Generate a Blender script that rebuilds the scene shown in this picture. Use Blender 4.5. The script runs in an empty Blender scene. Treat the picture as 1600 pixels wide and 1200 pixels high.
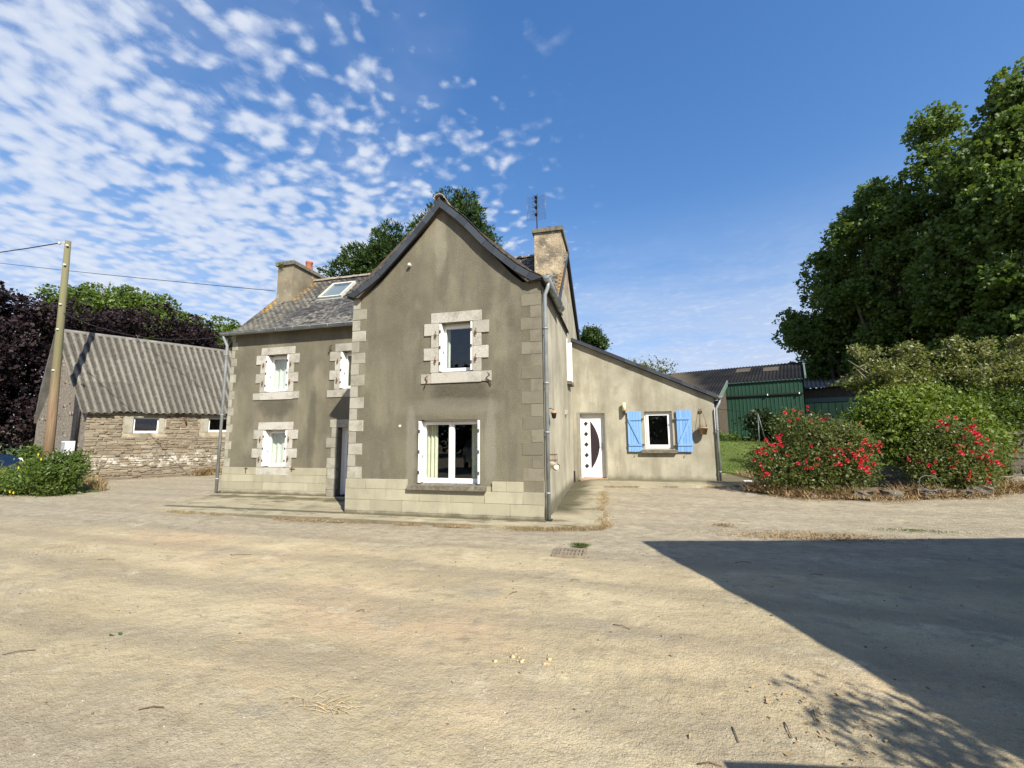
import bpy, bmesh, math, random
import numpy as np
from mathutils import Vector, Matrix
from mathutils.geometry import tessellate_polygon
rad = math.radians
random.seed(7); rng = np.random.default_rng(11)
SC = bpy.context.scene
COL = SC.collection

# ---------------------------------------------------------------- camera, light, exposure
EYE = 1.7
cam = bpy.data.cameras.new('camera'); camo = bpy.data.objects.new('camera', cam); COL.objects.link(camo)
cam.sensor_width = 36; cam.lens = 36 * 650 / 1600.; cam.clip_start = .05; cam.clip_end = 2000
camo.matrix_world = Matrix.Translation((0, 0, EYE)) @ Matrix.Rotation(rad(14), 4, 'Z') @ Matrix.Rotation(rad(97), 4, 'X') @ Matrix.Rotation(rad(-.5), 4, 'Z')
SC.camera = camo
SUN_EL = 40.; SUN_AZ = math.atan2(.668, -.744)        # azimuth of the sun, clockwise from +Y
SC.view_settings.view_transform = 'Standard'; SC.view_settings.look = 'None'; SC.view_settings.gamma = 1
SC.view_settings.use_curve_mapping = False
SC.view_settings.exposure = 0.75
sl = bpy.data.lights.new('sun', 'SUN'); sl.energy = 5.0; sl.angle = rad(.5); sl.color = (1, .95, .85)
so = bpy.data.objects.new('sun', sl); COL.objects.link(so)
sd = Vector((math.sin(SUN_AZ) * math.cos(rad(SUN_EL)), math.cos(SUN_AZ) * math.cos(rad(SUN_EL)), math.sin(rad(SUN_EL))))
so.rotation_euler = sd.to_track_quat('Z', 'Y').to_euler(); so.location = (20, -20, 30)

class NT:
    """tiny node-tree writer"""
    def __init__(s, tree): s.t = tree; s.l = tree.links; s._p = None
    def n(s, typ, **kw):
        x = s.t.nodes.new(typ)
        for k, v in kw.items(): setattr(x, k, v)
        return x
    def put(s, sock, v):
        if isinstance(v, bpy.types.NodeSocket): s.l.new(v, sock)
        elif isinstance(v, (tuple, list)):
            sock.default_value = (*v, 1)[:4] if len(sock.default_value) == 4 else v
        else: sock.default_value = v
    @property
    def pos(s):
        if s._p is None: s._p = s.n('ShaderNodeNewGeometry').outputs['Position']
        return s._p
    def map(s, v=None, scale=(1, 1, 1), rot=(0, 0, 0), loc=(0, 0, 0)):
        m = s.n('ShaderNodeMapping'); s.put(m.inputs[0], v or s.pos)
        m.inputs['Scale'].default_value = scale; m.inputs['Rotation'].default_value = rot; m.inputs['Location'].default_value = loc
        return m.outputs[0]
    def noise(s, scale, detail=4, v=None, rough=.55, out=0, dist=0):
        m = s.n('ShaderNodeTexNoise'); s.put(m.inputs['Vector'], v or s.pos)
        m.inputs['Scale'].default_value = scale; m.inputs['Detail'].default_value = detail; m.inputs['Roughness'].default_value = rough
        m.inputs['Distortion'].default_value = dist
        return m.outputs[out]
    def vor(s, scale, v=None, feature='F1', out='Distance', rnd=1):
        m = s.n('ShaderNodeTexVoronoi', feature=feature); s.put(m.inputs['Vector'], v or s.pos); m.inputs['Scale'].default_value = scale
        m.inputs['Randomness'].default_value = rnd
        return m.outputs[out]
    def ramp(s, f, stops, interp='LINEAR'):
        m = s.n('ShaderNodeValToRGB'); s.put(m.inputs[0], f); r = m.color_ramp; r.interpolation = interp
        while len(r.elements) < len(stops): r.elements.new(.5)
        for e, (p, c) in zip(r.elements, stops):
            e.position = p; e.color = (c, c, c, 1) if isinstance(c, (int, float)) else (*c, 1)
        return m.outputs[0]
    def mix(s, f, a, b, mode='MIX'):
        m = s.n('ShaderNodeMix', data_type='RGBA', blend_type=mode); s.put(m.inputs[0], f); s.put(m.inputs[6], a); s.put(m.inputs[7], b)
        return m.outputs[2]
    def math(s, op, a, b=0., c=0., clamp=False):
        m = s.n('ShaderNodeMath', operation=op, use_clamp=clamp); s.put(m.inputs[0], a); s.put(m.inputs[1], b); s.put(m.inputs[2], c)
        return m.outputs[0]
    def sep(s, v=None):
        m = s.n('ShaderNodeSeparateXYZ'); s.put(m.inputs[0], v or s.pos); return m.outputs
    def comb(s, x, y, z):
        m = s.n('ShaderNodeCombineXYZ'); s.put(m.inputs[0], x); s.put(m.inputs[1], y); s.put(m.inputs[2], z); return m.outputs[0]
    def band(s, v, a, b):      # smooth 0..1 between a and b
        m = s.n('ShaderNodeMapRange', interpolation_type='SMOOTHSTEP'); s.put(m.inputs[0], v)
        m.inputs[1].default_value = a; m.inputs[2].default_value = b; return m.outputs[0]
    def bump(s, h, strength=.5, dist=.01, nrm=None):
        m = s.n('ShaderNodeBump'); m.inputs['Strength'].default_value = strength; m.inputs['Distance'].default_value = dist
        s.put(m.inputs['Height'], h)
        if nrm is not None: s.l.new(nrm, m.inputs['Normal'])
        return m.outputs[0]
    def island(s): return s.n('ShaderNodeNewGeometry').outputs['Random Per Island']
    def objr(s): return s.n('ShaderNodeObjectInfo').outputs['Random']

# sky: Nishita daylight with a layer of small clouds at a fixed height
W = bpy.data.worlds.new('World'); SC.world = W; W.use_nodes = True; W.node_tree.nodes.clear()
g = NT(W.node_tree)
sky = g.n('ShaderNodeTexSky', sky_type='NISHITA', sun_disc=False, sun_elevation=rad(SUN_EL), sun_rotation=SUN_AZ, altitude=50, air_density=1.0, dust_density=.35, ozone_density=3.0)
tc = g.n('ShaderNodeTexCoord').outputs['Generated']
nx, ny, nz = g.sep(tc)
hz_ = g.math('MAXIMUM', nz, 0.0)
inv = g.math('DIVIDE', 1., g.math('ADD', hz_, .10))
pl = g.comb(g.math('MULTIPLY', nx, inv), g.math('MULTIPLY', ny, inv), 0.)
warp = g.n('ShaderNodeVectorMath', operation='ADD'); g.put(warp.inputs[0], pl)
wsc = g.n('ShaderNodeVectorMath', operation='SCALE'); g.l.new(g.noise(1.6, 3, pl, out=1), wsc.inputs[0]); wsc.inputs['Scale'].default_value = .16
g.l.new(wsc.outputs[0], warp.inputs[1])
wp = warp.outputs[0]
puff = g.math('SUBTRACT', .62, g.vor(15.5, g.map(wp, scale=(1., 1.25, 1), rot=(0, 0, rad(52))), feature='SMOOTH_F1'))
puff2 = g.math('SUBTRACT', .62, g.vor(28, g.map(wp, loc=(3, 1, 0)), feature='SMOOTH_F1'))
fine = g.math('SUBTRACT', g.noise(24, 5, wp, .62), .5)
mid = g.math('SUBTRACT', g.noise(4.2, 4, g.map(wp, scale=(1, 1.3, 1)), .55), .5)
rows = g.n('ShaderNodeTexWave', wave_type='BANDS', bands_direction='X'); g.put(rows.inputs[0], g.map(wp, rot=(0, 0, rad(-35)))); rows.inputs['Scale'].default_value = 1.55; rows.inputs['Distortion'].default_value = 5.; rows.inputs['Detail'].default_value = 3
dens = g.math('ADD', g.math('ADD', g.math('MULTIPLY', puff, .72), g.math('MULTIPLY', puff2, .50)), g.math('ADD', g.math('MULTIPLY', fine, .55), g.math('ADD', g.math('MULTIPLY', mid, .95), g.math('MULTIPLY', rows.outputs[1], .10))))
px_, py_, pz_ = g.sep(pl)
cover = g.math('ADD', g.math('MULTIPLY_ADD', py_, -.12, px_), g.math('MULTIPLY', g.math('SUBTRACT', g.noise(.9, 3, pl), .5), .9))
cov = g.band(g.math('MULTIPLY', cover, -1.), -.05, 1.5)           # more cloud towards -X
thr = g.math('MULTIPLY_ADD', cov, -.60, .62)
cl1 = g.n('ShaderNodeMapRange', interpolation_type='SMOOTHSTEP'); g.put(cl1.inputs[0], g.math('SUBTRACT', dens, thr)); cl1.inputs[1].default_value = -.14; cl1.inputs[2].default_value = .36
small = g.math('MULTIPLY', cl1.outputs[0], g.band(cov, 0.02, .30))
# thin high streaks
st = g.noise(1.3, 7, g.map(wp, scale=(.55, 1.5, 1), rot=(0, 0, rad(62))), .62)
st2 = g.noise(8, 5, g.map(wp, scale=(.5, 1.6, 1), rot=(0, 0, rad(40))), .6)
low = g.band(g.math('MULTIPLY', nz, -1.), -.50, -.10)
wisp = g.math('MULTIPLY', g.math('MULTIPLY', g.band(g.math('MULTIPLY_ADD', st2, .25, st), .35, .74), .9), low)
veil = g.math('MULTIPLY', g.band(g.noise(1.1, 5, g.map(wp, loc=(5, 2, 0)), .6), .40, .75), g.math('MULTIPLY', g.band(cov, .0, .5), .35))
ctot = g.math('MAXIMUM', g.math('MULTIPLY', small, .88), g.math('MAXIMUM', wisp, veil))
ccol = g.ramp(g.math('ADD', dens, g.math('MULTIPLY', cov, .2)), [(.25, (2.5, 2.95, 3.9)), (.85, (3.5, 3.75, 4.2))])
hsv = g.n('ShaderNodeHueSaturation'); hsv.inputs['Saturation'].default_value = 1.25; g.l.new(sky.outputs[0], hsv.inputs['Color'])
ch_ = [g.math('MULTIPLY', g.math('DIVIDE', c_, g.math('MULTIPLY_ADD', c_, 1 / 7., 1.)), k_) for c_, k_ in zip(g.sep(hsv.outputs[0]), (1.36, 1.18, 1.36))]
hsv_out = g.comb(*ch_)
skyc = g.mix(ctot, hsv_out, ccol)
bg = g.n('ShaderNodeBackground'); g.l.new(skyc, bg.inputs[0]); bg.inputs[1].default_value = .135
wo = g.n('ShaderNodeOutputWorld'); g.l.new(bg.outputs[0], wo.inputs[0])

# ---------------------------------------------------------------- materials
MAT = {}
def mat(name, fn, **kw):
    m = bpy.data.materials.new(name); m.use_nodes = True; m.node_tree.nodes.clear(); g = NT(m.node_tree)
    p = g.n('ShaderNodeBsdfPrincipled'); o = g.n('ShaderNodeOutputMaterial'); g.l.new(p.outputs[0], o.inputs[0])
    p.inputs['Roughness'].default_value = .85
    p.inputs['Specular IOR Level'].default_value = .25
    r = fn(g)
    if isinstance(r, dict):
        for k, v in r.items(): g.put(p.inputs[k], v)
    else: g.put(p.inputs['Base Color'], r)
    for k, v in kw.items(): g.put(p.inputs[k.replace('_', ' ')], v)
    MAT[name] = m; return m
def plain(name, c, rough=.6, metal=0., var=.12, bump=0., scale=8):
    def f(g):
        n = g.noise(scale, 5)
        col = g.mix(g.ramp(n, [(.3, 0.), (.7, 1.)]), tuple(x * (1 - var) for x in c), tuple(min(1, x * (1 + var)) for x in c))
        d = {'Base Color': col, 'Roughness': rough, 'Metallic': metal}
        if bump: d['Normal'] = g.bump(g.noise(60, 3), bump, .004)
        return d
    return mat(name, f)

def f_render(g):                         # dark brown-olive pebbledash
    big = g.noise(.7, 5, rough=.6); streak = g.noise(1.0, 5, g.map(scale=(2.2, 2.2, .32)), .6)
    c = g.mix(g.ramp(big, [(.32, 0.), (.68, 1.)]), (.132, .118, .078), (.250, .226, .156))
    c = g.mix(g.ramp(streak, [(.44, 0.), (.66, .8)]), c, (.125, .115, .082))
    c = g.mix(g.ramp(g.noise(1.6, 4, g.map(scale=(1, 1, .5), loc=(7, 2, 5))), [(.52, 0.), (.70, .7)]), c, (.30, .27, .19))
    x, y, z = g.sep()
    # damp staining under the window sills, pale patches under the rakes
    def spot(cx, cz, rx, rz, lo=.25):
        a = g.math('POWER', g.math('DIVIDE', g.math('SUBTRACT', x, cx), rx), 2.); b = g.math('POWER', g.math('DIVIDE', g.math('SUBTRACT', z, cz), rz), 2.)
        d = g.math('ADD', g.math('ADD', a, b), g.math('MULTIPLY', g.math('SUBTRACT', g.noise(3.5, 4), .5), 1.8))
        return g.math('SUBTRACT', 1., g.band(d, lo, 1.3))
    fr = g.math('LESS_THAN', y, 8.6)
    c = g.mix(g.math('MULTIPLY', g.math('MULTIPLY', spot(-3.2, 2.62, .75, .32), fr), .75), c, (.060, .052, .036))
    c = g.mix(g.math('MULTIPLY', g.math('MULTIPLY', spot(-3.45, 2.3, 1.3, .22), fr), .45), c, (.27, .25, .19))
    for sx in (-4.35, -2.55):
        c = g.mix(g.math('MULTIPLY', g.math('MULTIPLY', spot(sx, 1.45, .13, 1.0), fr), .6), c, (.30, .28, .22))
    c = g.mix(g.math('MULTIPLY', g.math('MULTIPLY', spot(-3.72, 6.0, .16, .75), fr), .6), c, (.33, .30, .22))
    c = g.mix(g.math('MULTIPLY', spot(-10.1, 2.65, .75, .42), .7), c, (.068, .062, .046))
    c = g.mix(g.math('MULTIPLY', spot(-8.75, 1.9, .16, 1.4), .6), c, (.075, .068, .05))
    gr = g.vor(95, out='Color'); gr2 = g.noise(70, 3)
    c = g.mix(g.ramp(gr2, [(.35, .0), (.75, .5)]), c, g.mix(gr, (.06, .055, .04), (.36, .32, .23)))
    return {'Base Color': c, 'Roughness': .95, 'Normal': g.bump(g.math('ADD', gr2, g.vor(110)), .9, .012)}
mat('brown_render', f_render)
def f_cement(g):                         # smooth pale cement render
    big = g.noise(.8, 5, rough=.6); st = g.noise(1.1, 5, g.map(scale=(1.6, 1.6, .28), loc=(3, 3, 1)), .62)
    c = g.mix(g.ramp(big, [(.3, 0.), (.7, 1.)]), (.27, .247, .18), (.475, .44, .335))
    c = g.mix(g.ramp(st, [(.5, 0.), (.72, .8)]), c, (.20, .178, .125))
    c = g.mix(g.ramp(g.noise(2.4, 5, g.map(scale=(1, 1, .7))), [(.55, 0.), (.75, .5)]), c, (.215, .20, .155))
    z = g.sep()[2]
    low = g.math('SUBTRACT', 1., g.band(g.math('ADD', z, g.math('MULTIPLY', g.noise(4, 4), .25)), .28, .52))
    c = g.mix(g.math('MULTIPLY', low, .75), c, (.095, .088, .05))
    c = g.mix(g.ramp(g.noise(45, 3), [(.4, 0.), (.8, .25)]), c, (.12, .11, .08))
    return {'Base Color': c, 'Roughness': .93, 'Normal': g.bump(g.math('ADD', g.noise(55, 3), g.math('MULTIPLY', g.noise(9, 3), .8)), .35, .01)}
mat('cement_render', f_cement)
def f_granite(g):
    r = g.objr()
    c = g.mix(r, (.38, .36, .30), (.54, .515, .445))
    c = g.mix(g.ramp(g.noise(55, 4, rough=.7), [(.45, 0.), (.64, .75)]), c, (.20, .18, .14))
    c = g.mix(g.ramp(g.noise(3.2, 5, rough=.65), [(.48, 0.), (.70, .6)]), c, (.18, .165, .125))
    c = g.mix(g.ramp(g.noise(24, 4, rough=.7), [(.60, 0.), (.72, .7)]), c, (.56, .53, .44))
    return {'Base Color': c, 'Roughness': .9, 'Normal': g.bump(g.noise(60, 5, rough=.7), .7, .012)}
mat('granite', f_granite)
def f_quoin(g):
    r = g.objr()
    c = g.mix(r, (.28, .262, .205), (.42, .40, .325))
    c = g.mix(g.ramp(g.noise(4, 5, rough=.65), [(.45, 0.), (.68, .65)]), c, (.185, .165, .115))
    c = g.mix(g.ramp(g.noise(50, 3), [(.4, 0.), (.8, .4)]), c, (.13, .12, .09))
    return {'Base Color': c, 'Roughness': .92, 'Normal': g.bump(g.noise(45, 4), .4, .01)}
mat('quoin_cement', f_quoin)
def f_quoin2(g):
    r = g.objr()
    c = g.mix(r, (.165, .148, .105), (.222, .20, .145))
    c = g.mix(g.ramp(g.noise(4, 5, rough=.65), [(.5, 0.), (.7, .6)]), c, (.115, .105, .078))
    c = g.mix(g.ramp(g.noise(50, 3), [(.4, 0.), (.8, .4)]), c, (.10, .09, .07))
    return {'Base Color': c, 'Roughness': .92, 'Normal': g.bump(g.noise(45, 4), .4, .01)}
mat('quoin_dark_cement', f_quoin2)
def f_plinth(g):
    r = g.objr(); z = g.sep()[2]
    c = g.mix(r, (.33, .305, .215), (.41, .38, .27))
    c = g.mix(g.ramp(g.noise(1.7, 5, rough=.6), [(.45, 0.), (.7, .55)]), c, (.25, .232, .165))
    c = g.mix(g.ramp(g.noise(1.5, 4, g.map(scale=(3, 3, .6))), [(.52, 0.), (.75, .4)]), c, (.20, .18, .12))
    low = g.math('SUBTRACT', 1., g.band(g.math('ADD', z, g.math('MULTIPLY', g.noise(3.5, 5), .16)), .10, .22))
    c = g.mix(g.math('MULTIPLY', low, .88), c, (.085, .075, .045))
    c = g.mix(g.ramp(g.noise(60, 3), [(.45, 0.), (.8, .3)]), c, (.16, .14, .10))
    return {'Base Color': c, 'Roughness': .92, 'Normal': g.bump(g.noise(50, 4), .35, .01)}
mat('plinth_cement', f_plinth)
def f_joint(g): return g.mix(g.noise(20, 3), (.10, .09, .062), (.19, .17, .12))
mat('mortar', f_joint)
def f_slate(g):
    r = g.math('FRACT', g.math('ADD', g.island(), g.objr()))
    c = g.mix(r, (.028, .028, .030), (.085, .08, .074))
    x, y, z = g.sep()
    lich = g.math('ADD', g.noise(7, 6, g.map(scale=(1, 1, 1)), .7), g.math('MULTIPLY', g.math('SUBTRACT', g.noise(.9, 3), .5), .55))
    c = g.mix(g.ramp(lich, [(.50, 0.), (.60, .75)]), c, (.235, .215, .165))
    c = g.mix(g.math('MULTIPLY', g.math('SUBTRACT', 1., g.band(g.math('ADD', x, g.math('MULTIPLY', g.noise(3, 3), .7)), -11.2, -9.4)), g.ramp(g.noise(2.2, 5), [(.36, 0.), (.6, .7)])), c, (.20, .18, .13))
    def orange(x0, x1):
        a = g.math('MULTIPLY', g.math('GREATER_THAN', x, x0), g.math('LESS_THAN', x, x1))
        return g.math('MULTIPLY', a, g.ramp(g.noise(5, 5), [(.40, 0.), (.5, .95)]))
    xo = g.math('ADD', x, g.math('MULTIPLY', g.math('SUBTRACT', g.noise(6, 4), .5), .5))
    def near(x0, w, zlo, zhi): return g.math('MULTIPLY', g.math('SUBTRACT', 1., g.band(g.math('ABSOLUTE', g.math('SUBTRACT', xo, x0)), w * .4, w)), g.math('MULTIPLY', g.ramp(g.noise(9, 5), [(.40, 0.), (.5, .9)]), g.math('MULTIPLY', g.band(z, zlo - .15, zlo), g.math('SUBTRACT', 1., g.band(z, zhi, zhi + .2)))))
    c = g.mix(near(-1.42, .16, 5, 6.9), c, (.27, .16, .05))
    c = g.mix(near(-10.98, .13, 6.6, 7.7), c, (.30, .18, .05))
    c = g.mix(near(-11.85, .24, 6.1, 6.75), c, (.36, .20, .03))
    return {'Base Color': c, 'Roughness': .6, 'Normal': g.bump(g.noise(30, 4), .5, .006)}
mat('old_slate', f_slate)
def f_vslate(g):
    c = g.mix(g.objr(), (.030, .035, .042), (.054, .062, .072))
    return {'Base Color': c, 'Roughness': .45, 'Normal': g.bump(g.noise(25, 4), .3, .004)}
mat('dark_slate', f_vslate)
def f_zinc(g):
    c = g.mix(g.ramp(g.noise(3, 5), [(.3, 0.), (.7, 1.)]), (.21, .235, .24), (.36, .38, .375))
    c = g.mix(g.ramp(g.noise(9, 5), [(.6, 0.), (.75, .5)]), c, (.14, .13, .11))
    return {'Base Color': c, 'Roughness': .5, 'Metallic': .2}
mat('zinc', f_zinc)
plain('white_pvc', (.80, .79, .75), .4, var=.03)
plain('white_shutter', (.80, .79, .74), .5, var=.05)
plain('rust', (.13, .055, .025), .9, var=.4, scale=40)
plain('dark_hinge', (.10, .09, .09), .6, .5)
plain('terracotta', (.36, .13, .065), .8, var=.25)
plain('terracotta_old', (.36, .22, .13), .85, var=.25)
plain('dark_metal', (.045, .04, .038), .55, .6)
plain('antenna_metal', (.18, .18, .19), .45, .6)
plain('curtain', (.80, .79, .62), .9, var=.06)
plain('curtain_lace', (.72, .74, .72), .9, var=.06)
plain('interior', (.07, .06, .05), .9)
plain('diamond_dark', (.035, .025, .028), .35)
plain('door_handle', (.45, .45, .45), .3, .9)
plain('threshold_tile', (.40, .27, .18), .8)
plain('lamp_yellow', (.75, .70, .38), .5)
plain('white_box', (.75, .75, .73), .5)
plain('grey_box', (.28, .31, .32), .5)
plain('cable_black', (.02, .02, .02), .6)
plain('porcelain', (.55, .5, .42), .4)
plain('steel_tube', (.13, .14, .15), .5, .5)
plain('skylight_frame', (.50, .48, .40), .6)
def f_sill(g):
    c = g.mix(g.ramp(g.noise(12, 6, rough=.7), [(.35, 0.), (.65, 1.)]), (.085, .075, .055), (.20, .18, .135))
    c = g.mix(g.ramp(g.noise(5, 4), [(.6, 0.), (.7, .6)]), c, (.30, .28, .21))
    return {'Base Color': c, 'Normal': g.bump(g.noise(50, 5), .6, .01)}
mat('stone_sill', f_sill)
def f_chim(g):
    c = g.mix(g.ramp(g.noise(1.6, 5), [(.3, 0.), (.7, 1.)]), (.22, .175, .115), (.43, .345, .225))
    c = g.mix(g.ramp(g.noise(2.2, 5, g.map(loc=(2, 0, 4))), [(.52, 0.), (.66, .8)]), c, (.12, .105, .08))
    c = g.mix(g.ramp(g.vor(16), [(.08, .8), (.16, 0.)]), c, (.08, .055, .035))
    c = g.mix(g.ramp(g.noise(7, 5), [(.58, 0.), (.66, .6)]), c, (.55, .50, .40))
    return {'Base Color': c, 'Roughness': .95, 'Normal': g.bump(g.math('ADD', g.noise(30, 5), g.vor(16)), .6, .02)}
mat('chimney_render', f_chim)
def f_chim2(g):
    c = g.mix(g.ramp(g.noise(1.6, 5), [(.3, 0.), (.7, 1.)]), (.13, .112, .08), (.26, .225, .155))
    c = g.mix(g.ramp(g.noise(5, 5), [(.62, 0.), (.7, .8)]), c, (.38, .30, .19))
    c = g.mix(g.ramp(g.noise(4, 5, g.map(loc=(5, 1, 2))), [(.66, 0.), (.72, .8)]), c, (.30, .19, .05))
    return {'Base Color': c, 'Roughness': .95, 'Normal': g.bump(g.noise(30, 5), .6, .02)}
mat('chimney_old_render', f_chim2)
def f_blue(g):
    c = g.mix(g.objr(), (.15, .31, .60), (.21, .39, .68))
    st = g.noise(1.5, 5, g.map(scale=(14, 14, 1.6)), .65)
    c = g.mix(g.ramp(st, [(.60, 0.), (.72, .6)]), c, (.33, .46, .62))
    c = g.mix(g.ramp(g.noise(9, 6, g.map(scale=(3, 3, 1)), .75), [(.66, 0.), (.71, .85)]), c, (.07, .11, .19))
    return {'Base Color': c, 'Roughness': .6, 'Normal': g.bump(st, .3, .004)}
mat('blue_paint', f_blue)
def f_wood(g):
    st = g.noise(2, 6, g.map(scale=(12, 12, .5)), .65); z = g.sep()[2]
    c = g.mix(g.ramp(st, [(.3, 0.), (.7, 1.)]), (.15, .095, .055), (.27, .19, .115))
    c = g.mix(g.band(z, 2.5, 5.5), c, g.mix(st, (.115, .11, .055), (.20, .185, .10)))
    return {'Base Color': c, 'Roughness': .85, 'Normal': g.bump(st, .6, .01)}
mat('pole_wood', f_wood)
def f_fibre(g):                          # corrugated fibre cement, coloured darker in the valleys
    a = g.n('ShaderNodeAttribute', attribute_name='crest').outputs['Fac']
    c = g.mix(g.objr(), (.15, .145, .12), (.235, .225, .185))
    c = g.mix(g.ramp(g.noise(9, 6, rough=.75), [(.48, 0.), (.66, .7)]), c, (.11, .10, .082))
    c = g.mix(g.ramp(g.noise(16, 5, rough=.7), [(.60, 0.), (.68, .7)]), c, (.36, .35, .29))
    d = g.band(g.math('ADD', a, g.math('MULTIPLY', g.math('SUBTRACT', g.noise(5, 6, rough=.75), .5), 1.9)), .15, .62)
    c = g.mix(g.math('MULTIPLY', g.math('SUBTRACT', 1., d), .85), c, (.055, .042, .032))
    return {'Base Color': c, 'Roughness': .92, 'Normal': g.bump(g.noise(30, 5), .4, .01)}
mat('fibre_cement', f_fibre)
def f_rubble(g):
    r = g.math('FRACT', g.math('ADD', g.island(), g.objr()))
    c = g.ramp(r, [(0., (.15, .115, .075)), (.3, (.245, .195, .13)), (.55, (.18, .15, .11)), (.8, (.30, .255, .18)), (1., (.12, .10, .075))])
    c = g.mix(g.ramp(g.noise(6, 5, rough=.7), [(.45, 0.), (.7, .6)]), c, (.28, .25, .19))
    c = g.mix(g.ramp(g.noise(35, 4), [(.5, 0.), (.75, .6)]), c, (.11, .09, .06))
    z = g.sep()[2]
    ww = g.math('MULTIPLY', g.math('SUBTRACT', 1., g.band(g.math('ABSOLUTE', g.math('SUBTRACT', z, g.math('MULTIPLY_ADD', g.noise(.9, 3), .9, .28))), .12, .33)), g.ramp(g.noise(3.5, 6, rough=.75), [(.47, 0.), (.58, 1.)]))
    c = g.mix(g.math('MULTIPLY', ww, .72), c, (.58, .56, .49))
    low = g.math('SUBTRACT', 1., g.band(g.math('ADD', z, g.math('MULTIPLY', g.noise(3, 4), .3)), .25, .5))
    c = g.mix(g.math('MULTIPLY', low, .75), c, (.16, .13, .095))
    return {'Base Color': c, 'Roughness': .93, 'Normal': g.bump(g.noise(30, 5, rough=.7), .7, .02)}
mat('rubble', f_rubble)
def f_lime(g):
    c = g.mix(g.ramp(g.noise(3, 5), [(.35, 0.), (.65, 1.)]), (.20, .165, .115), (.40, .35, .26))
    return {'Base Color': c, 'Roughness': .95, 'Normal': g.bump(g.noise(30, 5), .7, .02)}
mat('lime_mortar', f_lime)
plain('gable_stone', (.215, .185, .145), .95, var=.45, bump=.8, scale=12)
def f_roofdark(g):
    c = g.mix(g.ramp(g.noise(.9, 4), [(.35, 0.), (.65, 1.)]), (.010, .011, .013), (.022, .021, .020))
    x = g.sep()[0]
    c = g.mix(g.math('SUBTRACT', 1., g.band(g.math('ADD', x, g.noise(1, 3)), 4.6, 6.0)), c, (.085, .07, .05))
    return {'Base Color': c, 'Roughness': .95, 'Specular IOR Level': .08}
mat('shed_roofing', f_roofdark)
def f_green(g):
    c = g.mix(g.ramp(g.noise(1.2, 5), [(.3, 0.), (.7, 1.)]), (.016, .052, .030), (.024, .072, .041))
    c = g.mix(g.ramp(g.noise(1.1, 5, g.map(scale=(2, 2, .5))), [(.62, 0.), (.7, .5)]), c, (.05, .085, .055))
    return {'Base Color': c, 'Roughness': .7}
mat('green_steel', f_green)
plain('green_steel_pale', (.22, .34, .15), .6, var=.2, scale=2)
plain('green_trim', (.12, .17, .14), .6)
plain('asbestos_roof', (.165, .155, .135), .9, var=.3, scale=3)
plain('timber_dark', (.085, .068, .05), .9, var=.3)
plain('car_paint', (.012, .03, .075), .25, .3)
plain('silver_paint', (.45, .46, .48), .3, .6)
plain('black_rubber', (.02, .02, .02), .8)
def f_conc(g):                           # old concrete apron, mossy
    c = g.mix(g.ramp(g.noise(1.1, 6, rough=.65), [(.3, 0.), (.7, 1.)]), (.26, .225, .145), (.42, .37, .25))
    c = g.mix(g.ramp(g.noise(1.9, 6, g.map(scale=(.6, 1.6, 1), loc=(4, 1, 0)), .7), [(.52, 0.), (.64, .85)]), c, (.105, .092, .055))
    c = g.mix(g.ramp(g.noise(40, 4, rough=.7), [(.45, 0.), (.75, .5)]), c, (.15, .13, .10))
    x, y, z = g.sep()
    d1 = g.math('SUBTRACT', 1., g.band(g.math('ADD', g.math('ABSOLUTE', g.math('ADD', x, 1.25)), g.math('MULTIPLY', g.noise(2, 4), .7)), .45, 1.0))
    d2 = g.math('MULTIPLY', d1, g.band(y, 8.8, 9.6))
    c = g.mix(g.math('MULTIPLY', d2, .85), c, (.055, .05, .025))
    d3 = g.math('MULTIPLY', g.band(g.math('ADD', y, g.math('MULTIPLY', g.noise(2, 4), .6)), 14.0, 14.5), g.band(x, -1.3, -.3))
    c = g.mix(g.math('MULTIPLY', d3, .7), c, (.07, .06, .03))
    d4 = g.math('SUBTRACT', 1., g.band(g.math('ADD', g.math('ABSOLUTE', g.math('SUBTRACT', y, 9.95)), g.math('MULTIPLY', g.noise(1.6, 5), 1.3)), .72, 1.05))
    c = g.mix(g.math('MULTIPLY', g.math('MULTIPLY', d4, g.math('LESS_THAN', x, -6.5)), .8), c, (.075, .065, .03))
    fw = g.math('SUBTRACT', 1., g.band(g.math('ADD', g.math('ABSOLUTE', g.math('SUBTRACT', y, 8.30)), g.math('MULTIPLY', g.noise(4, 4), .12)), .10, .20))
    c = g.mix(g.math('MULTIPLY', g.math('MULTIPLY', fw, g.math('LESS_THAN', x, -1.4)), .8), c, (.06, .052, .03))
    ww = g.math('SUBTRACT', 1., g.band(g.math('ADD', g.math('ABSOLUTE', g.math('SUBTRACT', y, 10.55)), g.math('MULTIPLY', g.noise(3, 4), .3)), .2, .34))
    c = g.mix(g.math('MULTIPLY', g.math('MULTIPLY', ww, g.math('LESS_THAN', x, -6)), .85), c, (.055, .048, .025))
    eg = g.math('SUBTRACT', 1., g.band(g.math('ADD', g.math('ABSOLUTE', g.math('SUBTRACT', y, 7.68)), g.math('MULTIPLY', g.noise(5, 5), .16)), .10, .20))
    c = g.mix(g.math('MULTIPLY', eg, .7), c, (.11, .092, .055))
    cr = g.vor(.9, feature='DISTANCE_TO_EDGE')
    c = g.mix(g.ramp(cr, [(.0, .5), (.008, 0.)]), c, (.09, .08, .05))
    return {'Base Color': c, 'Roughness': .95, 'Normal': g.bump(g.noise(40, 5), .5, .012)}
mat('old_concrete', f_conc)
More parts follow.
